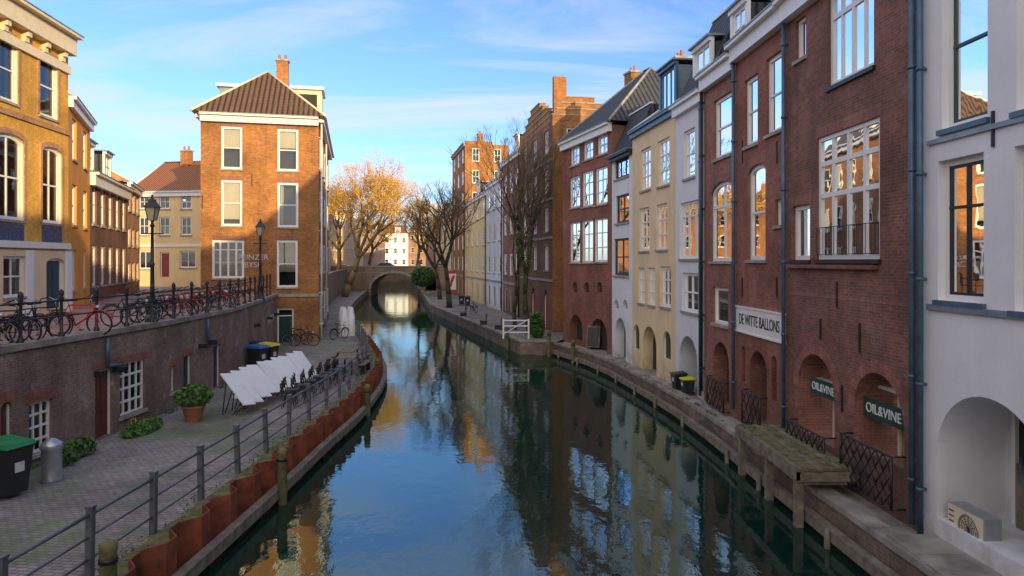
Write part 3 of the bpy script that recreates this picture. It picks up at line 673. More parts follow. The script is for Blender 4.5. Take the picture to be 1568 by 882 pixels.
def exH(p,F):
    T=p['side_details']; S=Fac(F.pt(F.L,0,0)[:2],F.pt(F.L,0,-16)[:2],(0,45))
    for fl in range(4):
        for c in range(5):
            a=1.6+c*3.0; z=1.6+fl*3.25
            fbox(T,S,a-.55,a+.55,z,z+1.9,.006,.05,'wh'); fbox(T,S,a-.45,a+.45,z+.1,z+1.8,.05,.056,'int' if (fl+c)%2 else 'blind')
            fbox(T,S,a-.6,a+.6,z-.1,z,.006,.12,'stone'); fbox(T,S,a-.45,a+.45,z+.93,z+.98,.056,.07,'wh')
    for a in (.3,7.5): vpipe(T,S,a,1,14.2,.15,.06,'wh')
    fbox(T,S,0,16,14.1,14.4,.01,.3,'wh')
    fbox(T,S,0.02,16,14.41,14.5,.0,.45,'wh')
    S2=Fac(F.pt(0,0,0)[:2],F.pt(0,0,-16)[:2],(-40,45)); fbox(T,S2,0,16,14.1,14.4,.01,.3,'wh'); fbox(T,S2,0.02,16,14.41,14.5,.0,.45,'wh')
    chimney(p,F,F.L*.62,-4.6,16.2,18.9,.75,'b_org')
    D=p['dormers']
    fbox(D,F,F.L-1.9,F.L+.0,14.9,17.0,-6.2,-4.0,'crm'); fbox(D,F,F.L-2.0,F.L+.15,17.0,17.2,-6.4,-3.8,'wh')
    fbox(D,F,.3,1.7,14.9,16.9,-6.2,-4.0,'zinc'); fbox(D,F,.15,1.9,16.9,17.1,-6.4,-3.8,'wh')
    fr=Fac(F.pt(0,0,-3.99)[:2],F.pt(F.L,0,-3.99)[:2],(-14,0)); fbox(D,fr,F.L-1.5,F.L-.3,15.4,16.7,.0,.02,'int')
    for u,v0,v1 in ((398,372,400),(310,300,320),(386,265,285)):
        a=F.a(u); fbox(T,F,a-.02,a+.02,F.z(u,v1),F.z(u,v0),0,.04,'blk')
    b=p['facade_stone']; fbox(b,F,0,F.L,3.5,3.68,.003,.05,'stone')
    zz=14.375; rise=3.5; ov=.45; L=F.L; rf=p['hip_roof']
    f0,f1=F.pt(-ov,zz,ov),F.pt(L+ov,zz,ov);b0,b1=F.pt(-ov,zz,-16-ov),F.pt(L+ov,zz,-16-ov); r0=F.pt(L/2,zz+rise,-L/2);r1=F.pt(L/2,zz+rise,-16+L/2)
    rf.poly([f0,f1,r0],'t_br');rf.poly([f1,b1,r1,r0],'t_br');rf.poly([b0,f0,r0,r1],'t_br');rf.poly([b1,b0,r1],'t_br')
    for a,b in ((f0,r0),(f1,r0),(r0,r1),(b0,r1),(b1,r1)): rf.tube(a,b,.07,.07,'crm',6)
building('brick_corner_house',FH,.3,14.2,'b_org',ops,dep=16,roof='flat',extra=exH,corh=.35,cord=.45)
far=[(P(500,108),P(528,130),9.5,'p_yell',(0,110)),(P(528,130),P(556,165),11.5,'p_cream',(0,150)),(P(556,165),P(590,215),11,'b_tan',(0,190)),(P(586,232),P(625,235),12,'p_cool',(-25,60)),(P(625,235),P(665,232),13,'b_tan',(-25,60)),(P(470,104),P(500,108),11,'b_org',(-25,60))]
for A,B,h,m,tw in far:
    F=Fac(A,B,tw); n=max(3,int(F.L/3))
    def exf(p,F,h=h): chimney(p,F,F.L*.3,-3,h+4,h+7,.9,'b_org'); dormer(p,F,F.L*.6,1.8,h+3.5,1.6,-.5)
    building({'p_yell':'yellow_townhouse','p_cream':'cream_townhouse','b_tan':'brick_townhouse','p_cool':'white_townhouse','b_org':'brick_townhouse'}[m],F,3.4,h+3,m,grid(F.L,3.6,h+2.8,3,n,1.3,2,nx=1,ny=2,cur='none',fw=.16),roof='par',rise=3,rm='t_or',dep=10,extra=exf)
for i,(y0,y1,h,m) in enumerate(((6.0,-6,16.5,'b_red'),(-6,-16,16.8,'b_tan'),(-16,-28,17.5,'b_dark'),(-28,-42,18,'p_cream'),(-42,-60,19,'b_red'),(-60,-85,19,'b_tan'))):
    F=Fac((7.78+.02*(6-y0),y0),(7.78+.02*(6-y1),y1),(0,y0)); building('canal_house',F,.4,h-3,m,grid(F.L,3.6,h-3.2,4,4,1.2,2,cur='none'),rise=3.2,rm='t_dk',dep=10)
for (y0,y1,h,m) in ((17,5,14,'b_tan'),(5,-9,13,'b_red'),(-9,-24,15,'p_cream'),(-24,-44,14,'b_tan')):
    F=Fac((-17.0,y0),(-17.0,y1),(0,y0)); building('townhouse',F,ZS-.1,h,m,grid(F.L,ZS,h-.3,3,4,1.2,2,cur='none'),rise=3,rm='t_or',dep=9)
# ------------------------------------------------------------------ ground, quays, water
def cat(pl,step=1.0):
    out=[];n=len(pl)
    for i in range(n-1):
        p0,p1,p2,p3=[Vector(pl[max(0,min(n-1,i+k))]) for k in (-1,0,1,2)]
        m=max(1,int((p2-p1).length/step))
        for j in range(m):
            t=j/m; out.append(.5*((2*p1)+(p2-p0)*t+(2*p0-5*p1+4*p2-p3)*t*t+(3*p1-p0-3*p2+p3)*t**3))
    out.append(Vector(pl[-1])); return out
WL=[(-11.7,-90),(-11.7,8),(-11.5,15.3),(-11.2,22),(-11.5,28),(-12.6,34),(-14.1,40.94)]
WL2=[(-15.4,57),(-17.6,64),(-22.5,86),(-27.5,113)]
EL=[(-6.4,-90),(-6.4,0),(-6.2,8),(-6.05,12.5),(-5.95,16),(-5.9,20),(-5.8,24),(-6.1,29.5),(-6.8,34),(-7.7,37.5),(-9,42),(-10.5,47),(-12.4,54),(-14.8,61),(-19.5,85),(-24,113)]
ELs=cat(EL[1:],.8); 
RE=[(7.0,-90),(6.95,6),(6.6,12.5),(6.42,18),(6.3,21.6),(6.1,24.5),(5.75,27.5),(5.0,33),(4.3,36.2),(2.6,41.2),(.5,41.2),(-9,75.7),(-14.6,110),(-15,119)]
Z=.75
g=MB()
g.poly([(-600,-600,0),(600,-600,0),(600,900,0),(-600,900,0)],'water'); g.build('canal_water')
mb=MB(); pl=[(x,y,Z) for x,y in EL[:1]]+[(p.x,p.y,Z) for p in ELs]+[(x,y,Z) for x,y in reversed(WL2)]+[(-11.9,41.6,Z),(-14.1,41.2,Z)]+[(x,y,Z) for x,y in reversed(WL)]
mb.poly(pl,'wharf')
mb.build('wharf_pavement')
LAND=MB()
LAND.poly([(x,y,ZS) for x,y in WL]+[(-15.4,57.2,ZS)]+[(x,y,ZS) for x,y in WL2[1:]]+[(-27.5,119,ZS),(-600,119,ZS),(-600,-90,ZS)],'street')
LAND.poly([(-600,119,ZS),(-26,119,ZS),(-31,150,ZS),(-40,190,ZS),(-40,900,ZS),(-600,900,ZS)],'street')
LAND.poly([(-40,190,ZS),(-28,190,ZS),(-28,900,ZS),(-40,900,ZS)],'street')
LAND.poly([(-15.5,119,ZS),(600,119,ZS),(600,900,ZS),(-28,900,ZS),(-28,190,ZS),(-20,150,ZS)],'street')
LAND.poly([(9,-90,ZS),(600,-90,ZS),(600,119,ZS),(-6,119,ZS),(-1,90,ZS),(10,60,ZS),(12,40,ZS)],'street')
LAND.poly([(-600,-600,ZS),(600,-600,ZS),(600,-90,ZS),(-600,-90,ZS)],'street')
LAND.build('street_ground')
mb=MB()
for a,b in (((-26,119),(-31,150)),((-31,150),(-40,190)),((-40,190),(-28,190)),((-28,190),(-20,150)),((-20,150),(-15.5,119))):
    F=Fac(a,b,(-25,150)); wall(mb,F,-.5,ZS+.7,[],'b_bridge'); 
mb.build('far_quay_wall')
mb=MB(); mb.poly([(x,y,Z-.1) for x,y in RE[:10]]+[(3.6,43,Z-.1),(8.5,30,Z-.1),(9.5,-90,Z-.1)],'coping')
mb.poly([(2.6,41.2,Z)]+[(x,y,Z) for x,y in RE[10:]]+[(-8,119,Z),(-5,105,Z),(4,60,Z),(6,43,Z),(3.3,43,Z)],'wharf'); mb.build('quay_pavement')
mb=MB()
for i in range(len(RE)-1):
    F=Fac(RE[i],RE[i+1],(-4,25) if i<9 else ((0,20) if i==9 else (-30,60)))
    h=Z-.1 if i<9 else Z
    mb.poly([F.pt(0,-.8),F.pt(F.L,-.8),F.pt(F.L,h),F.pt(0,h)],'b_quay')
    a=0
    while a<F.L-.05:
        b=min(F.L,a+U(.9,1.6)); fbox(mb,F,a,b-.012,h+.004,h+.12+U(-.012,.012),-.35,.06+U(-.015,.02),'coping'); a=b
mb.build('quay_wall')
mb=MB()
for i in range(1,9):
    F=Fac(RE[i],RE[i+1],(-4,25)); fbox(mb,F,.0,F.L,.12,.34,.10+.003*i,.3,'wood')
    n=max(1,int(F.L/2.6))
    for j in range(n):
        a=F.L*(j+U(.3,.7))/n; mb.lathe(tuple(F.pt(a,-.5,.36)),[(.06,0),(.06,U(.6,.85)),(.04,.88)],'wood',8)
mb.build('timber_fender')
E=empty('quay_retaining_wall',(-11.5,20,Z))
p=defaultdict(MB)
specs={1:[(-20,20,618,735,dict(k='door',dm='brdoor',arch='r')),(45,81,614,692,dict(nx=3,ny=4,cur='none',fw=.06,lint=True)),(146,173,566,688,dict(k='door',dm='brdoor',fw=.05)),(184,223,553,632,dict(nx=4,ny=4,cur='none',fw=.05,fm='wh'))],
 2:[(261,269,560,600,dict(ny=1,cur='none',fw=.03)),(281,294,543,602,dict(k='door',dm='dkblue',fw=.05)),(327,338,528,592,dict(k='door',dm='dkblue',fw=.05))],
 3:[(345,353,525,575,dict(k='door',dm='brdoor',fw=.05))],4:[(372,381,505,545,dict(k='door',dm='dkgreen',fw=.05))]}
for i in range(len(WL)-1):
    F=Fac(WL[i],WL[i+1],(0,20)); ops=[]
    lst=specs.get(i-1,[])
    for (u0,u1,v0,v1,kw) in lst:
        o=pw(F,u0,u1,v0,v1,**kw)
        if o['a0']<.02: sh=.05-o['a0']; o['a0']+=sh
        if o['a1']>F.L: o['a1']=F.L-.05
        if o['a1']-o['a0']<.3: continue
        o['z0']=max(o['z0'],Z+.01)
        if o.get('k')=='door': o['z0']=Z+.02
        if o.get('arch'): o['arch']=min(o['arch'],.5*(o['z1']-o['z0']),(o['a1']-o['a0'])/2)
        ops.append(o)
    wall(p['walls'],F,Z-.1,ZS-.02,ops,'b_quay')
    for o in ops:
        fill(p,F,o); fbox(p['arches'],F,o['a0']-.12,o['a1']+.12,o['z1']+.002,o['z1']+.22,-.04,.012,'b_red')
    fbox(p['coping'],F,-.02,F.L+.02,ZS-.02,ZS+.13,-.3,.07+.003*i,'coping')
    if i>1:
        for j in range(int(F.L/2.5)): 
            a=U(.3,F.L-.3); fbox(p['brackets'],F,a-.05,a+.05,ZS-1.1,ZS-.95,0,.3,'blk')
        a=F.L*.55
        if i<4: p['pipes'].tube(F.pt(a,Z+2.0,.1),F.pt(a,ZS-.1,.1),.05,.05,'pipe',8)
        if i<4: p['pipes'].tube(F.pt(a,Z+2.0,.1),F.pt(a+.8,Z+1.9,.1),.05,.05,'pipe',8)
for i in range(len(WL2)-1):
    F=Fac(WL2[i],WL2[i+1],(0,70)); wall(p['walls'],F,Z-.1,ZS+.6,[],'b_quay'); fbox(p['coping'],F,0,F.L,ZS+.6,ZS+.75,-.3,.08,'coping')
p['walls'].poly([(-14.1,40.9,Z),(-15.4,57.2,Z),(-15.4,57.2,ZS),(-14.1,40.9,ZS)],'b_quay')
for k,m_ in p.items():
    if m_.f: m_.build(k,E)
def offpl(pl,d):
    out=[]
    for i,q in enumerate(pl):
        t=(pl[min(i+1,len(pl)-1)]-pl[max(i-1,0)]).normalized(); out.append(q+Vector((t.y,-t.x))*d)
    return out
def resample(pl,step):
    out=[pl[0].copy()];rem=step
    for i in range(len(pl)-1):
        a=pl[i];b=pl[i+1];L=(b-a).length;d=(b-a).normalized();s=0
        while L-s>=rem: s+=rem; out.append(a+d*s); rem=step
        rem-=L-s
    return out
rs=resample(ELs,.3)
near=[q for q in rs if q.y<44]; faredge=[q for q in rs if q.y>=43.7]
mb=MB(); ptsP=[]
o1=offpl(near,.04);o2=offpl(near,.32)
for i in range(len(near)): ptsP.append(o1[i] if i%4<2 else o2[i])
for i in range(len(ptsP)-1):
    a,b=ptsP[i],ptsP[i+1]; zt=.95+(.0 if i%4 else U(-.05,.03))
    n=Vector((b-a).to_tuple()).normalized(); nn=Vector((n.y,-n.x))*.02
    mb.hexa([(a.x,a.y,-.6),(b.x,b.y,-.6),(b.x+nn.x,b.y+nn.y,-.6),(a.x+nn.x,a.y+nn.y,-.6),(a.x,a.y,zt),(b.x,b.y,zt),(b.x+nn.x,b.y+nn.y,zt),(a.x+nn.x,a.y+nn.y,zt)],'rust')
mb.build('sheet_piling')
# earth and grass strip filling the pockets behind the piling
mb=MB(); q1=offpl(near,-.3)
for i in range(len(near)-1):
    a,b=ptsP[i],ptsP[i+1]; mb.poly([(q1[i].x,q1[i].y,Z+.03),(a.x-.0,a.y,Z+.03),(b.x,b.y,Z+.03),(q1[i+1].x,q1[i+1].y,Z+.03)],'woodg')
mb.build('grass_verge')
mb=MB(); a_=offpl(near,.36); b_=offpl(near,.56)
for i in range(0,len(near)-1,9):
    j=min(i+9,len(near)-1); e1=U(-.02,.02)
    for q in range(i,j,3):
        w=min(q+3,j)
        mb.hexa([(a_[q].x,a_[q].y,.14),(a_[w].x,a_[w].y,.14),(b_[w].x,b_[w].y,.14),(b_[q].x,b_[q].y,.14),(a_[q].x,a_[q].y,.38+e1),(a_[w].x,a_[w].y,.38+e1),(b_[w].x,b_[w].y,.38+e1),(b_[q].x,b_[q].y,.38+e1)],'wood')
mb.build('timber_fender')
mb=MB()
for i in range(0,len(faredge)-1):
    F=Fac(faredge[i],faredge[i+1],(0,60)); mb.poly([F.pt(0,-.6),F.pt(F.L,-.6),F.pt(F.L,Z),F.pt(0,Z)],'b_quay'); fbox(mb,F,0,F.L,Z+.004,Z+.1,-.3,.05,'coping')
mb.build('quay_wall')
fe=resample(offpl(ELs,-.38),1.75); mb=MB()
fe=[q for q in fe if 5<q.y<50]
for i,q in enumerate(fe):
    d=(fe[min(i+1,len(fe)-1)]-fe[max(i-1,0)]).normalized(); d3=Vector((d.x,d.y,0)); n3=Vector((-d.y,d.x,0)); ln=Vector((U(-.02,.02),U(-.02,.02),0))
    mb.obox(Vector((q.x,q.y,Z+.55))+ln*.5,d3*.05,n3*.05,Vector((0,0,.55))+ln,'rail'); mb.obox(Vector((q.x,q.y,Z+1.115))+ln*1.5,d3*.06,n3*.06,(0,0,.015),'rail')
    if i<len(fe)-1:
        w=fe[i+1]
        for z,r in ((1.0,.032),(.66,.022),(.32,.022)): mb.tube((q.x,q.y,Z+z),(w.x,w.y,Z+z),r,r,'rail',6)
mb.build('wharf_railing')
rl=resample([Vector(q)+Vector((-.12,0)) for q in cat(WL[1:],.8)],1.35); mb=MB()
for i,q in enumerate(rl[:-1]):
    mb.lathe((q.x,q.y,ZS+.1),[(.075,0),(.07,.12),(.04,.16),(.036,.95),(.06,1.0),(.04,1.05),(.065,1.12),(.05,1.2),(.01,1.24)],'blk',8)
    if i<len(rl)-2:
        w=rl[i+1]
        for z in (.95,.55): mb.tube((q.x,q.y,ZS+.1+z),(w.x,w.y,ZS+.1+z),.022,.022,'blk',6)
mb.build('street_railing')
E=empty('arch_bridge',(-20,116,0)); mb=MB()
FB=Fac((-40,113),(-4,113),(-20,0))
ops=[pw(FB,568,640,418,460,k='hole'),pw(FB,651,668,424,452,k='hole')]
for o in ops: o['z0']=-.5; o['arch']=(o['a1']-o['a0'])*.34; o['dep']=6
wall(mb,FB,-.5,4.7,ops,'b_bridge')
for o in ops:
    ap=arcpts(o['a0'],o['a1'],o['z1'],o['arch'],12);bp=arcpts(o['a0']-.4,o['a1']+.4,o['z1']+.4,o['arch']+.4,12)
    for i in range(12): mb.hexa([FB.pt(*ap[i],-.1),FB.pt(*ap[i+1],-.1),FB.pt(*bp[i+1],-.1),FB.pt(*bp[i],-.1),FB.pt(*ap[i],.08),FB.pt(*ap[i+1],.08),FB.pt(*bp[i+1],.08),FB.pt(*bp[i],.08)],'stone')
fbox(mb,FB,0,36,4.7,4.88,-.4,.12,'stone'); fbox(mb,FB,0,36,3.75,3.87,.003,.06,'stone'); mb.box(-40,-4,113.4,119,3.7,3.9,'street'); mb.box(-40,-4,118.7,119.1,3.9,4.7,'b_bridge')
mb.build('structure',E)
mb=MB(); mb.box(-12,7.2,-7,-.9,3.3,3.85,'street'); mb.box(-12,7.2,-1.3,-1.0,3.85,4.75,'b_quay'); mb.box(-12,7.2,-7,-6.7,3.85,4.8,'b_quay'); mb.box(-12,-5.5,-7,-.9,-.5,3.3,'b_quay'); mb.box(6,7.2,-7,-.9,-.5,3.3,'b_quay'); mb.build('bridge')
# ------------------------------------------------------------------ street furniture
def lamp(x,y,z,h=4.1):
    mb=MB()
    mb.lathe((x,y,z),[(.22,0),(.22,.15),(.15,.2),(.14,.7),(.17,.75),(.1,.85),(.07,1.0),(.06,1.9),(.085,1.95),(.055,2.0),(.045,h-.95),(.08,h-.9),(.04,h-.8),(.06,h-.72)],'blk',10)
    mb.tube((x-.35,y,z+h-1.15),(x+.35,y,z+h-1.15),.02,.02,'blk',6)
    mb.lathe((x,y,z+h-.72),[(.13,0),(.22,.42)],'lampg',4,False)
    for j in range(4):
        t=math.pi*2*(j+.5)/4; c,s_=math.cos(t),math.sin(t); mb.tube((x+.135*c,y+.135*s_,z+h-.72),(x+.225*c,y+.225*s_,z+h-.3),.015,.015,'blk',4)
    mb.lathe((x,y,z+h-.3),[(.28,0),(.26,.04),(.13,.2),(.12,.26),(.05,.3),(.03,.42)],'blk',4)
    mb.build('street_lamp')
lamp(-11.75,22.3,ZS);lamp(-12.9,35,ZS);lamp(-9.0,66,Z,5)
def bike_mesh(col):
    mb=MB(); r=.34
    for x in (-.53,.53):
        mb.torus((x,0,r),(0,1,0),r-.02,.022,'rub',24,5); mb.torus((x,0,r),(0,1,0),r-.05,.01,'steel',24,4)
        for i in range(10):
            t=math.pi*2*i/10; mb.tube((x,0,r),(x+(r-.05)*math.cos(t),0,r+(r-.05)*math.sin(t)),.003,.003,'steel',3)
        mb.tube((x,-.04,r),(x,.04,r),.025,.025,'steel',6)
        for i in range(8):
            t0=math.radians(20+i*18);t1=math.radians(38+i*18); mb.tube((x+(r+.03)*math.cos(t0),0,r+(r+.03)*math.sin(t0)),(x+(r+.03)*math.cos(t1),0,r+(r+.03)*math.sin(t1)),.02,.02,col,4)
    bb=(-.08,0,.29); st=(-.22,0,.86); ht=(.38,0,.86); hb=(.42,0,.66)
    for a,b,w in ((bb,st,.02),(bb,hb,.022),(st,ht,.019),((-.2,0,.62),hb,.017),(bb,(-.53,0,r),.015),(st,(-.53,0,r),.014),(hb,ht,.022),(hb,(.53,0,r),.018)): mb.tube(a,b,w,w,col,6)
    mb.tube(ht,(.33,0,1.05),.014,.014,'steel',6)
    for s_ in (-1,1):
        mb.tube((.33,0,1.05),(.30,.2*s_,1.1),.012,.012,'steel',6); mb.tube((.30,.2*s_,1.1),(.12,.28*s_,1.04),.014,.016,'rub',6)
        mb.tube((-.08,.03*s_,.29),(-.08+.1*s_,.08*s_,.29-.13*s_),.01,.01,'steel',5); mb.box(-.13+.1*s_,-.03+.1*s_,.06*s_-.03,.06*s_+.06,.28-.14*s_,.30-.14*s_,'rub')
    mb.tube(st,(-.25,0,.97),.012,.012,'steel',6)
    mb.hexa([(-.38,-.09,.96),(-.02,-.02,.97),(-.02,.02,.97),(-.38,.09,.96),(-.38,-.1,1.03),(-.02,-.025,1.0),(-.02,.025,1.0),(-.38,.1,1.03)],'plk')
    mb.box(-.78,-.3,-.06,.06,.72,.735,'blk'); mb.tube((-.7,.05,.72),(-.53,.05,r),.008,.008,'blk',4); mb.tube((-.7,-.05,.72),(-.53,-.05,r),.008,.008,'blk',4)
    mb.torus((-.08,.045,.29),(0,1,0),.08,.008,'steel',14,4)
    mb.lathe((.5,0,.78),[(.05,0),(.05,.07)],'steel',8)
    o=mb.build('bicycle'); me=o.data; bpy.data.objects.remove(o); return me
BM={c:bike_mesh(c) for c in ('blk','red','bluep','dkgreen')}
def bike(x,y,z,rot,col='blk',lean=.08):
    o=bpy.data.objects.new('bicycle',BM[col]); SC.collection.objects.link(o); o.location=(x,y,z); o.rotation_euler=(lean,0,rot)
def wallx(y):
    for i in range(len(WL)-1):
        if WL[i][1]<=y<=WL[i+1][1]:
            t=(y-WL[i][1])/(WL[i+1][1]-WL[i][1]); return WL[i][0]+(WL[i+1][0]-WL[i][0])*t
    return -14
y=13.2
cols=['blk','blk','dkgreen','blk','bluep','blk']
while y<17.6:
    bike(wallx(y)-.75+U(-.1,.1),y,ZS,U(-.5,.7)+.9,random.choice(cols),U(.03,.14)); y+=.62
bike(wallx(18.9)-.55,18.75,ZS,.15,'red',.1)
for k,y in enumerate((21.4,22.1,23.2,23.9,24.5,25.2,26,26.8,28,28.7,29.5,30.5,31.6,33)):
    bike(wallx(y)-.8+U(-.15,.1),y,ZS,U(-.4,1.0)+.3,'red' if k in (4,5,8) else random.choice(['blk','blk','dkgreen','blk','bluep']),U(.03,.14))
for q in ((-12.0,39.4,.2),(-12.6,40.0,.4),(-10.9,43,1.1),(-3.6,64,1.2),(1.2,50,1.3)): bike(q[0],q[1],Z,q[2],'blk')
def wheelie(x,y,z,rot,lid,h=1.1,sc=1):
    mb=MB(); w=.3
    mb.hexa([(-w*.8,-.26,.1),(w*.8,-.26,.1),(w*.8,.26,.1),(-w*.8,.26,.1),(-w,-.36,h-.08),(w,-.36,h-.08),(w,.36,h-.08),(-w,.36,h-.08)],'plk')
    mb.hexa([(-w-.03,-.4,h-.08),(w+.03,-.4,h-.08),(w+.03,.4,h-.08),(-w-.03,.4,h-.08),(-w,-.36,h),(w,-.36,h),(w,.34,h+.06),(-w,.34,h+.06)],lid)
    mb.tube((-w,.42,h-.1),(w,.42,h-.1),.02,.02,'plk',6)
    for s_ in (-1,1): mb.tube((s_*.2,.3,.1),(s_*.27,.3,.1),.1,.1,'rub',10)
    mb.box(-.1,.1,-.345,-.33,.55,.75,'graf2')
    o=mb.build('wheelie_bin'); o.location=(x,y,z); o.rotation_euler=(0,0,rot); o.scale=(sc,sc,sc)
wheelie(-11.4,30.6,Z,1.2,'plbl');wheelie(-11.2,31.4,Z,1.3,'plyl');wheelie(-12.0,31.9,Z,1.2,'plk');wheelie(-10.5,14.2,Z,1.3,'plgr',1.15)
wheelie(6.55,25.5,.67,-1.4,'plyl',1.0,.62);wheelie(6.4,26.2,.67,-1.4,'plk',1.0,.7);wheelie(-5.6,76,Z,0,'plk');wheelie(-4.8,74,Z,0,'plk')
mb=MB(); mb.lathe((-10.25,15.2,Z),[(.2,0),(.22,.04),(.2,.08),(.2,.72),(.23,.75),(.21,.85),(.08,.95),(.02,.97)],'steel',16); mb.build('litter_bin')
def clump(mb,c,r,n,mat,s=.06,flat=1):
    for _ in range(n):
        while True:
            q=Vector((U(-1,1),U(-1,1),U(-1,1)))
            if q.length<1: break
        q=q.normalized()*(q.length**.5); q=Vector((q.x*r[0],q.y*r[1],q.z*r[2]))+Vector(c)
        a=Vector((U(-1,1),U(-1,1),U(-1,1))).normalized(); b=a.orthogonal().normalized(); ss=s*U(.6,1.5)
        mb.poly([q-a*ss,q+b*ss*.5,q+a*ss,q-b*ss*.5],random.choice(mat) if isinstance(mat,list) else mat)
mb=MB(); mb.lathe((-9.75,20.9,Z),[(.2,0),(.24,.1),(.32,.42),(.36,.45),(.34,.5)],'terra',14)
for i in range(14): t=U(0,6.28); mb.tube((-9.75,20.9,Z+.45),(-9.75+.4*math.cos(t),20.9+.4*math.sin(t),Z+U(.7,1)),.012,.005,'bark',4)
clump(mb,(-9.75,20.9,Z+.78),(.55,.5,.35),900,['leafG','leafD','leafG'],.06); mb.build('potted_plant')
mb=MB(); clump(mb,(-10.6,19.6,Z+.12),(.35,.9,.2),900,['leafG'],.06); mb.build('bush')
mb=MB(); clump(mb,(-10.9,17.2,Z+.15),(.3,.5,.3),450,['leafG','leafD'],.06); clump(mb,(-10.8,16.4,Z+.1),(.3,.4,.2),300,['leafD'],.06);mb.build('bush')
mb=MB(); clump(mb,(1.6,43.6,Z+.8),(.5,.5,.9),1500,['leafG','leafD','leafG'],.1); mb.build('bush')
mb=MB(); clump(mb,(-13,100,Z+2.6),(1.8,3,1.4),1800,['leafG','leafD'],.2); mb.build('bush')
mb=MB()
for i in range(30):
    y=U(8,42); x=wallx(y)+U(.05,.3); clump(mb,(x,y,Z+.03),(.1,.25,.06),35,['leafG','leafD'],.03)
for i in range(130):
    q=random.choice([w for w in fe if w.y<40]); clump(mb,(q.x+U(-.2,.25),q.y+U(-.9,.9),Z+.02),(.16,.45,.025),24,['leafG','woodg','leafD'],.024)
for i in range(45):
    k=random.randint(1,8); t=R(); a=Vector(RE[k]);b=Vector(RE[k+1]); q=a+(b-a)*t; clump(mb,(q.x+.12,q.y,Z+.01),(.1,.3,.025),24,['leafD','woodg'],.03)
mb.build('weeds')
for i in range(10):
    t=i/9; x=-8.8+t*.5+U(-.03,.03); y=21.9+t*5.6; mb=MB(); tl=U(-.04,.04)
    c=Vector((x,y,Z+.78+U(-.03,.03))); up=Vector((-.66+tl,.34,.66+tl)).normalized(); ax=Vector((.34+U(-.04,.04),.94,-.14)).normalized(); ax=(ax-up*ax.dot(up)).normalized(); nn=ax.cross(up).normalized()
    if nn.z<0: nn=-nn
    mb.obox(c,ax*.27,up*.7,nn*.02,'wh')
    mb.obox(c-nn*.028,ax*.23,up*.64,nn*.006,'blk')
    for s_ in (-1,1):
        mb.tube(c+ax*.2*s_-up*.5-nn*.03,(x-.1,y+.1*s_,Z),.018,.018,'blk',5); mb.tube(c+ax*.2*s_+up*.4-nn*.03,(x-.45,y+.1*s_,Z),.018,.018,'blk',5)
    mb.build('folded_table')
def chair(x,y,rot,n=1):
    mb=MB()
    for k in range(n):
        z=k*.09; xo=k*.05
        mb.box(-.2+xo,.2+xo,-.2,.2,.43+z,.45+z,'plk')
        for sx in (-1,1):
            for sy in (-1,1): mb.tube((sx*.17+xo,sy*.18,.43+z),(sx*.2+xo,sy*.2,.0+z),.013,.013,'blk',5)
            mb.tube((-.18+xo,sx*.18,.45+z),(-.26+xo,sx*.18,.85+z),.013,.013,'blk',5)
        for q in (.58,.68,.78): mb.box(-.26+xo,-.22+xo,-.17,.17,q+z,q+.06+z,'plk')
    o=mb.build('stacked_chairs' if n>1 else 'chair'); o.location=(x,y,Z); o.rotation_euler=(0,0,rot)
for i in range(7): chair(-7.45+.06*i,22.8+i*.85,.2+U(-.2,.2),3)
mb=MB(); mb.lathe((-9.75,24.6,Z),[(.32,0),(.32,.06),(.06,.1),(.035,.12),(.035,.5)],'wh',20); mb.build('parasol_base')
for (x,y) in ((-7.2,30),(-7.7,32)):
    mb=MB(); mb.box(x-.4,x+.4,y-.8,y+.8,Z+.7,Z+.75,'wood')
    for sx in (-.3,.3):
        for sy in (-.65,.65): mb.box(x+sx-.03,x+sx+.03,y+sy-.03,y+sy+.03,Z,Z+.7,'blk')
    for s_ in (-.75,.75):
        mb.box(x+s_-.13,x+s_+.13,y-.8,y+.8,Z+.42,Z+.46,'wood'); mb.box(x+s_-.1,x+s_+.1,y-.6,y-.55,Z,Z+.42,'blk'); mb.box(x+s_-.1,x+s_+.1,y+.55,y+.6,Z,Z+.42,'blk')
    mb.build('picnic_table')
mb=MB(); 
for k in range(7):
    mb.lathe((-10.9+U(-.35,.35),45+U(-.5,.5),Z),[(.28,0),(.3,.5),(.26,1.1),(.12,1.6+U(-.3,.3)),(.03,1.9)],'wh',9)
mb.build('wrapped_parasols')
for (x,y,h) in ((-5.35,15.9,1.35),(-5.5,9.3,1.9),(-5.3,25,1.2),(2.2,40.6,1.6),(3.4,38.0,1.3),(-.3,43.5,1.5),(-6.2,31.5,1.2)):
    mb=MB(); mb.lathe((x,y,-.6),[(.11,0),(.11,h+.4),(.12,h+.42),(.12,h+.5),(.05,h+.55)],'woodg',10); mb.tube((x,y,h-.35),(x,y,h-.28),.125,.125,'blk',10); mb.build('mooring_pile')
mb=MB(); 
for i in range(9):
    x=6.0+i*.14; mb.box(x,x+.13,14.4+U(-.06,.06),18.3+U(-.1,.1),1.22,1.28+U(-.008,.012),'woodg' if i%3 else 'wood')
mb.box(5.98,6.08,14.4,18.3,1.02,1.22,'wood'); mb.box(6.0,7.3,14.4,14.5,1.0,1.2,'wood')
for y_ in (14.55,16.2,18.1): mb.box(6.02,6.18,y_-.08,y_+.08,-.5,1.02,'wood'); mb.box(6.2,7.3,y_-.06,y_+.06,.9,1.02,'wood')
for _ in range(14): clump(mb,(U(6.05,7.1),U(14.5,18.2),1.285),(.1,.2,.012),20,['woodg','leafD'],.025)
mb.build('landing_stage')
mb=MB()
for i in range(7):
    mb.box(6.65,7.7,6.2+i*.85,6.2+i*.85+.83,.66,.8,'coping')
mb.build('stone_step')
mb=MB()
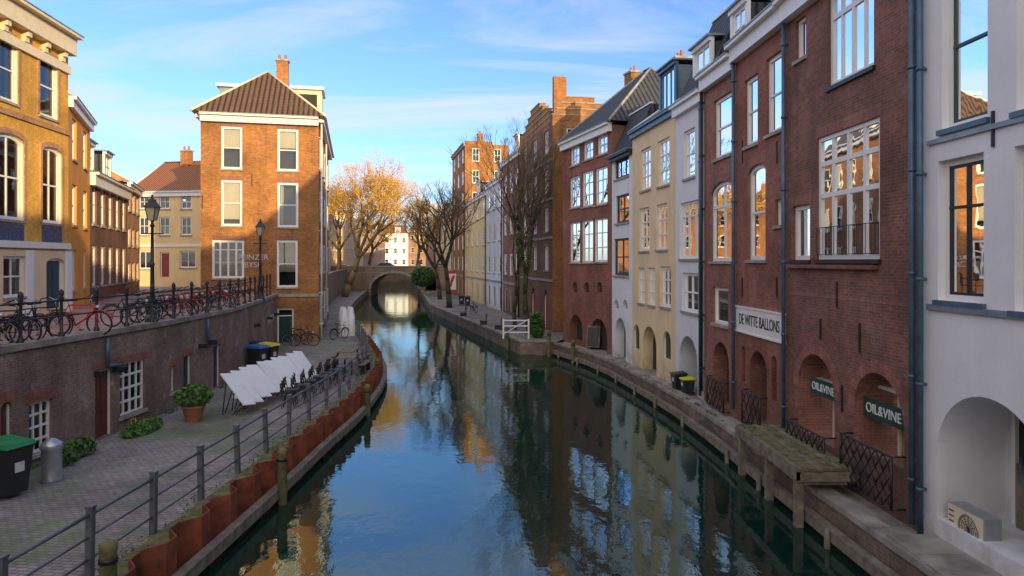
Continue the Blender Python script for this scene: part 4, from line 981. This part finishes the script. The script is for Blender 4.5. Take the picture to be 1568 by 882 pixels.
for s_ in (0,1.6): mb.box(-.6+s_,-.5+s_,43.2,43.3,Z,Z+1.25,'wh')
for z_ in (.4,.8,1.15): mb.box(-.5,1.0,43.23,43.27,Z+z_-.04,Z+z_+.04,'wh')
mb.tube((-.5,43.22,Z+.3),(1.0,43.22,Z+1.2),.03,.03,'wh',5); mb.build('barrier_gate')
E=empty('banner_sign',(-6.9,72,Z)); mb=MB(); mb.tube((-6.9,72,Z),(-6.9,72,Z+4),.04,.04,'steel',6); mb.box(-6.85,-5.9,71.98,72.02,Z+1.6,Z+3.9,'wh'); mb.box(-6.85,-5.9,71.96,71.979,Z+1.6,Z+1.9,'red');mb.box(-6.85,-5.9,71.96,71.979,Z+3.6,Z+3.9,'red')
mb.hexa([(-6.7,71.96,Z+2.2),(-6.4,71.96,Z+2.2),(-6.4,71.979,Z+2.2),(-6.7,71.979,Z+2.2),(-6.3,71.96,Z+3.4),(-6.0,71.96,Z+3.4),(-6.0,71.979,Z+3.4),(-6.3,71.979,Z+3.4)],'red'); mb.build('panel',E)
mb=MB(); mb.obox((4.6,38.6,Z+.65),Vector((.35,-.15,0)),Vector((.05,.12,.6)),Vector((-.01,-.02,.005)),'wood'); mb.obox((4.57,38.53,Z+.65),Vector((.28,-.12,0)),Vector((.04,.1,.5)),Vector((-.01,-.02,.005)),'plk'); mb.tube((4.3,38.9,Z),(4.6,38.7,Z+1.2),.02,.02,'wood',5); mb.build('a_frame_board')
for (x,y) in ((-2.2,52),(-4.3,60),(-1.0,48.5)):
    mb=MB(); mb.box(x-.25,x+.25,y-.8,y+.8,Z+.42,Z+.47,'wood'); mb.box(x+.2,x+.25,y-.8,y+.8,Z+.6,Z+.9,'wood')
    for s_ in (-.65,.65): mb.box(x-.2,x+.22,y+s_-.03,y+s_+.03,Z,Z+.42,'blk'); mb.box(x+.25,x+.28,y+s_-.03,y+s_+.03,Z,Z+.88,'blk')
    mb.build('park_bench')
E=empty('graffiti_tag',(-11.1,19,Z))
Fg=Fac(WL[2],WL[3],(0,20)); text('Sly',Fg,Fg.a(207),Fg.z(207,648),.5,'graf1',E,.012,'tag')
E=empty('graffiti_tag',(-14,40,Z)); text('PEINZER\nBYSK',FH,FH.a(388),FH.z(388,400),.45,'graf2',E,.012,'tag')
Fg=Fac(WL[5],WL[6],(0,20)); text('SKAN RO',Fg,Fg.L*.6,2.4,.6,'graf2',E,.012,'tag')
def car(x,y,z,rot,col):
    E=empty('parked_car',(x,y,z)); mb=MB()
    prof=[(-2.1,.35),(-2.15,.75),(-1.95,.95),(-1.5,1.0),(-.95,1.42),(.55,1.45),(1.15,1.0),(1.95,.85),(2.15,.6),(2.1,.35)]
    for s_ in (-1,1): mb.poly([(a,s_*.85*(1 if b<1.05 else .82),b) for a,b in prof],col)
    for (a,b),(c,d) in zip(prof,prof[1:]+prof[:1]):
        wa=.85*(1 if b<1.05 else .82);wc=.85*(1 if d<1.05 else .82)
        mb.poly([(a,-wa,b),(c,-wc,d),(c,wc,d),(a,wa,b)],'plk' if (b>=1 and d>=1 and abs(b-d)>.2) else col)
    for s_ in (-1,1):
        mb.poly([(-1.35,s_*.853,1.03),(1.0,s_*.853,1.03),(.5,s_*.72,1.38),(-.9,s_*.72,1.38)],'plk')
        for a in (-1.3,1.3): mb.tube((a,s_*.68,.32),(a,s_*.88,.32),.32,.32,'rub',16); mb.tube((a,s_*.88,.32),(a,s_*.89,.32),.18,.18,'steel',12)
        mb.box(2.1,2.16,s_*.65-.15,s_*.65+.15,.6,.72,'wh')
    o=mb.build('body',E); o.location=(0,0,0); E.rotation_euler=(0,0,rot)
car((592-CX)/FP*115.2,115.2,3.95,0.05,'bluep'); car(-30,121,3.6,0.3,'steel'); car(-12,117,3.9,0,'steel')
# ------------------------------------------------------------------ trees
def tree(name,base,h,spread,lean=(0,0),mb_=('bark','twigD'),leaf=None,depth=6,r0=.28,trunk=.3,nleaf=0,ls=.12,seed=1,up=.35,ivy=0):
    random.seed(seed); mb=MB(); tips=[]
    def br(p,d,l,r,k):
        n=3 if k>1 else 2; q=p
        for i in range(n):
            d=(d+Vector((U(-1,1),U(-1,1),U(-.5,.8)))*.16).normalized()
            e=q+d*l/n; rr=r*(1-.28*(i+1)/n); ra=r*(1-.28*i/n)
            mb.tube(q,e,ra,rr,mb_[0] if k>3 else mb_[1],7 if k>4 else (4 if k>2 else 3)); 
            if ivy and k>=depth-1: clump(mb,(q+e)/2,(r*2.2,r*2.2,l/n*.6),int(ivy),['leafD','leafG'],.07)
            if k<=3 and i<n-1 and R()<.7:
                dd=(d+Vector((U(-1,1),U(-1,1),U(-.3,1)))*.8).normalized(); br2(e,dd,l*.5,rr*.5,k-2)
            q=e
        if k<=0: tips.append(q); return
        nc=3 if R()<.6 else 2
        if k>=depth-1: nc=4
        for c in range(nc):
            ang=2*math.pi*(c+R()*.6)/nc; o=d.orthogonal().normalized(); o2=d.cross(o)
            s=U(.45,.95)*spread
            dd=(d+(o*math.cos(ang)+o2*math.sin(ang))*s+Vector((0,0,up*.4))).normalized()
            br(q,dd,l*U(.62,.82),r*.72*U(.6,.95),k-1)
    def br2(p,d,l,r,k):
        if k<0 or l<.15: 
            mb.tube(p,p+d*max(l,.2),max(r,.008),.004,mb_[1],3); tips.append(p+d*l); return
        br(p,d,l,max(r,.01),k)
    d=Vector((lean[0],lean[1],1)).normalized()
    br(Vector(base),d,h*trunk,r0,depth)
    if leaf and tips:
        for _ in range(nleaf):
            q=random.choice(tips)+Vector((U(-.5,.5),U(-.5,.5),U(-.5,.5))); a=Vector((U(-1,1),U(-1,1),U(-1,1))).normalized(); b=a.orthogonal().normalized(); s=ls*U(.6,1.4)
            mb.poly([q-a*s,q+b*s*.35,q+a*s,q-b*s*.35],leaf)
    o=mb.build(name); print(name,len(mb.f)); return o
tree('plane_tree',(-22.8,93,.7),13.5,1.15,(.4,.1),('bark','twigY'),'leafY',6,.5,.42,12000,.12,3,.55)
tree('plane_tree',(-26.5,104,2),13.5,1.15,(-.1,.1),('bark','twigY'),'leafY',6,.4,.40,10000,.12,5,.55)
tree('plane_tree',(-18,128,3.6),11.5,1.1,(.1,.1),('bark','twigY'),'leafY',5,.35,.38,5000,.14,6,.5)
tree('plane_tree',(-29,138,3.6),12,1.1,(.1,.1),('bark','twigY'),'leafY',5,.35,.38,5000,.14,9,.5)
tree('bare_tree',(-6.6,72,Z),13,.8,(-.05,0),('barkd','twigD'),None,6,.32,.33,0,.1,11)
tree('bare_tree',(-9.3,88,Z),12,.8,(-.05,0),('barkd','twigD'),None,6,.3,.33,0,.1,12)
tree('bare_tree',(1.2,45.5,Z),10.8,.5,(-.1,0),('barkd','twigD'),None,6,.2,.38,0,.07,21,.5,60)
tree('bare_tree',(.2,49,Z),9.5,.5,(-.1,0),('barkd','twigD'),None,5,.16,.38,0,.1,24,.5)
random.seed(99)
# ------------------------------------------------------------------ world, sun, camera
EL_,AZ=math.radians(11.0),math.radians(145)
w=bpy.data.worlds.new('World'); SC.world=w; w.use_nodes=True; nt=w.node_tree; bg=nt.nodes['Background']
sky=N(nt,'ShaderNodeTexSky',sky_type='NISHITA'); sky.sun_disc=False; sky.sun_elevation=EL_; sky.sun_rotation=AZ; sky.air_density=1.0; sky.dust_density=.8; sky.ozone_density=2.0
tc=N(nt,'ShaderNodeTexCoord'); sp=N(nt,'ShaderNodeSeparateXYZ'); nt.links.new(tc.outputs['Generated'],sp.inputs[0])
ad=N(nt,'ShaderNodeMath',operation='ADD'); ad.inputs[1].default_value=.12; nt.links.new(sp.outputs[2],ad.inputs[0])
cb=N(nt,'ShaderNodeCombineXYZ')
for i in (0,1):
    dv=N(nt,'ShaderNodeMath',operation='DIVIDE'); nt.links.new(sp.outputs[i],dv.inputs[0]); nt.links.new(ad.outputs[0],dv.inputs[1]); nt.links.new(dv.outputs[0],cb.inputs[i])
mp=N(nt,'ShaderNodeMapping'); mp.inputs['Rotation'].default_value=(0,0,.85); mp.inputs['Scale'].default_value=(.55,1.9,1); nt.links.new(cb.outputs[0],mp.inputs[0])
n1=N(nt,'ShaderNodeTexNoise'); n1.inputs['Scale'].default_value=1.0; n1.inputs['Detail'].default_value=10; n1.inputs['Roughness'].default_value=.6; n1.inputs['Distortion'].default_value=.7; nt.links.new(mp.outputs[0],n1.inputs[0])
cr=ramp(nt,n1.outputs['Fac'],.45,.70)
cf=mulf(nt,cr,.85)
gain=mix(nt,1,sky.outputs[0],(1.22,1.5,2.2),'MULTIPLY')
col=mix(nt,cf,gain,(5.6,5.9,6.2))
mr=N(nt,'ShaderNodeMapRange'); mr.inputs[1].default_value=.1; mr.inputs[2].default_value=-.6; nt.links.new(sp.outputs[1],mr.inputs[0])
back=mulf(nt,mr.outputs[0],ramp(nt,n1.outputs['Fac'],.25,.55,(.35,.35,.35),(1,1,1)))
col=mix(nt,mulf(nt,back,.9),col,(11.5,10.6,9.8))  # bright cloud bank added behind the camera, out of view, to lift shaded facades
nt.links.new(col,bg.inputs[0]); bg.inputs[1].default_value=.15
to=Vector((math.sin(AZ)*math.cos(EL_),math.cos(AZ)*math.cos(EL_),math.sin(EL_)))
l=bpy.data.lights.new('sun','SUN'); l.energy=5.0; l.angle=math.radians(.5); l.color=(1,.74,.36)
lo=bpy.data.objects.new('sun',l); lo.rotation_euler=(-to).to_track_quat('-Z','Y').to_euler(); lo.location=(20,-40,40); SC.collection.objects.link(lo)
c=bpy.data.cameras.new('camera'); c.lens=24; c.sensor_width=36; c.shift_y=-(441-400)/1568; c.clip_end=3000; c.clip_start=.1
co=bpy.data.objects.new('camera',c); co.location=(0,0,CZ); co.rotation_euler=(math.radians(90),0,0); SC.collection.objects.link(co); SC.camera=co
SC.view_settings.view_transform='Standard'; SC.view_settings.look='None'; SC.view_settings.exposure=0
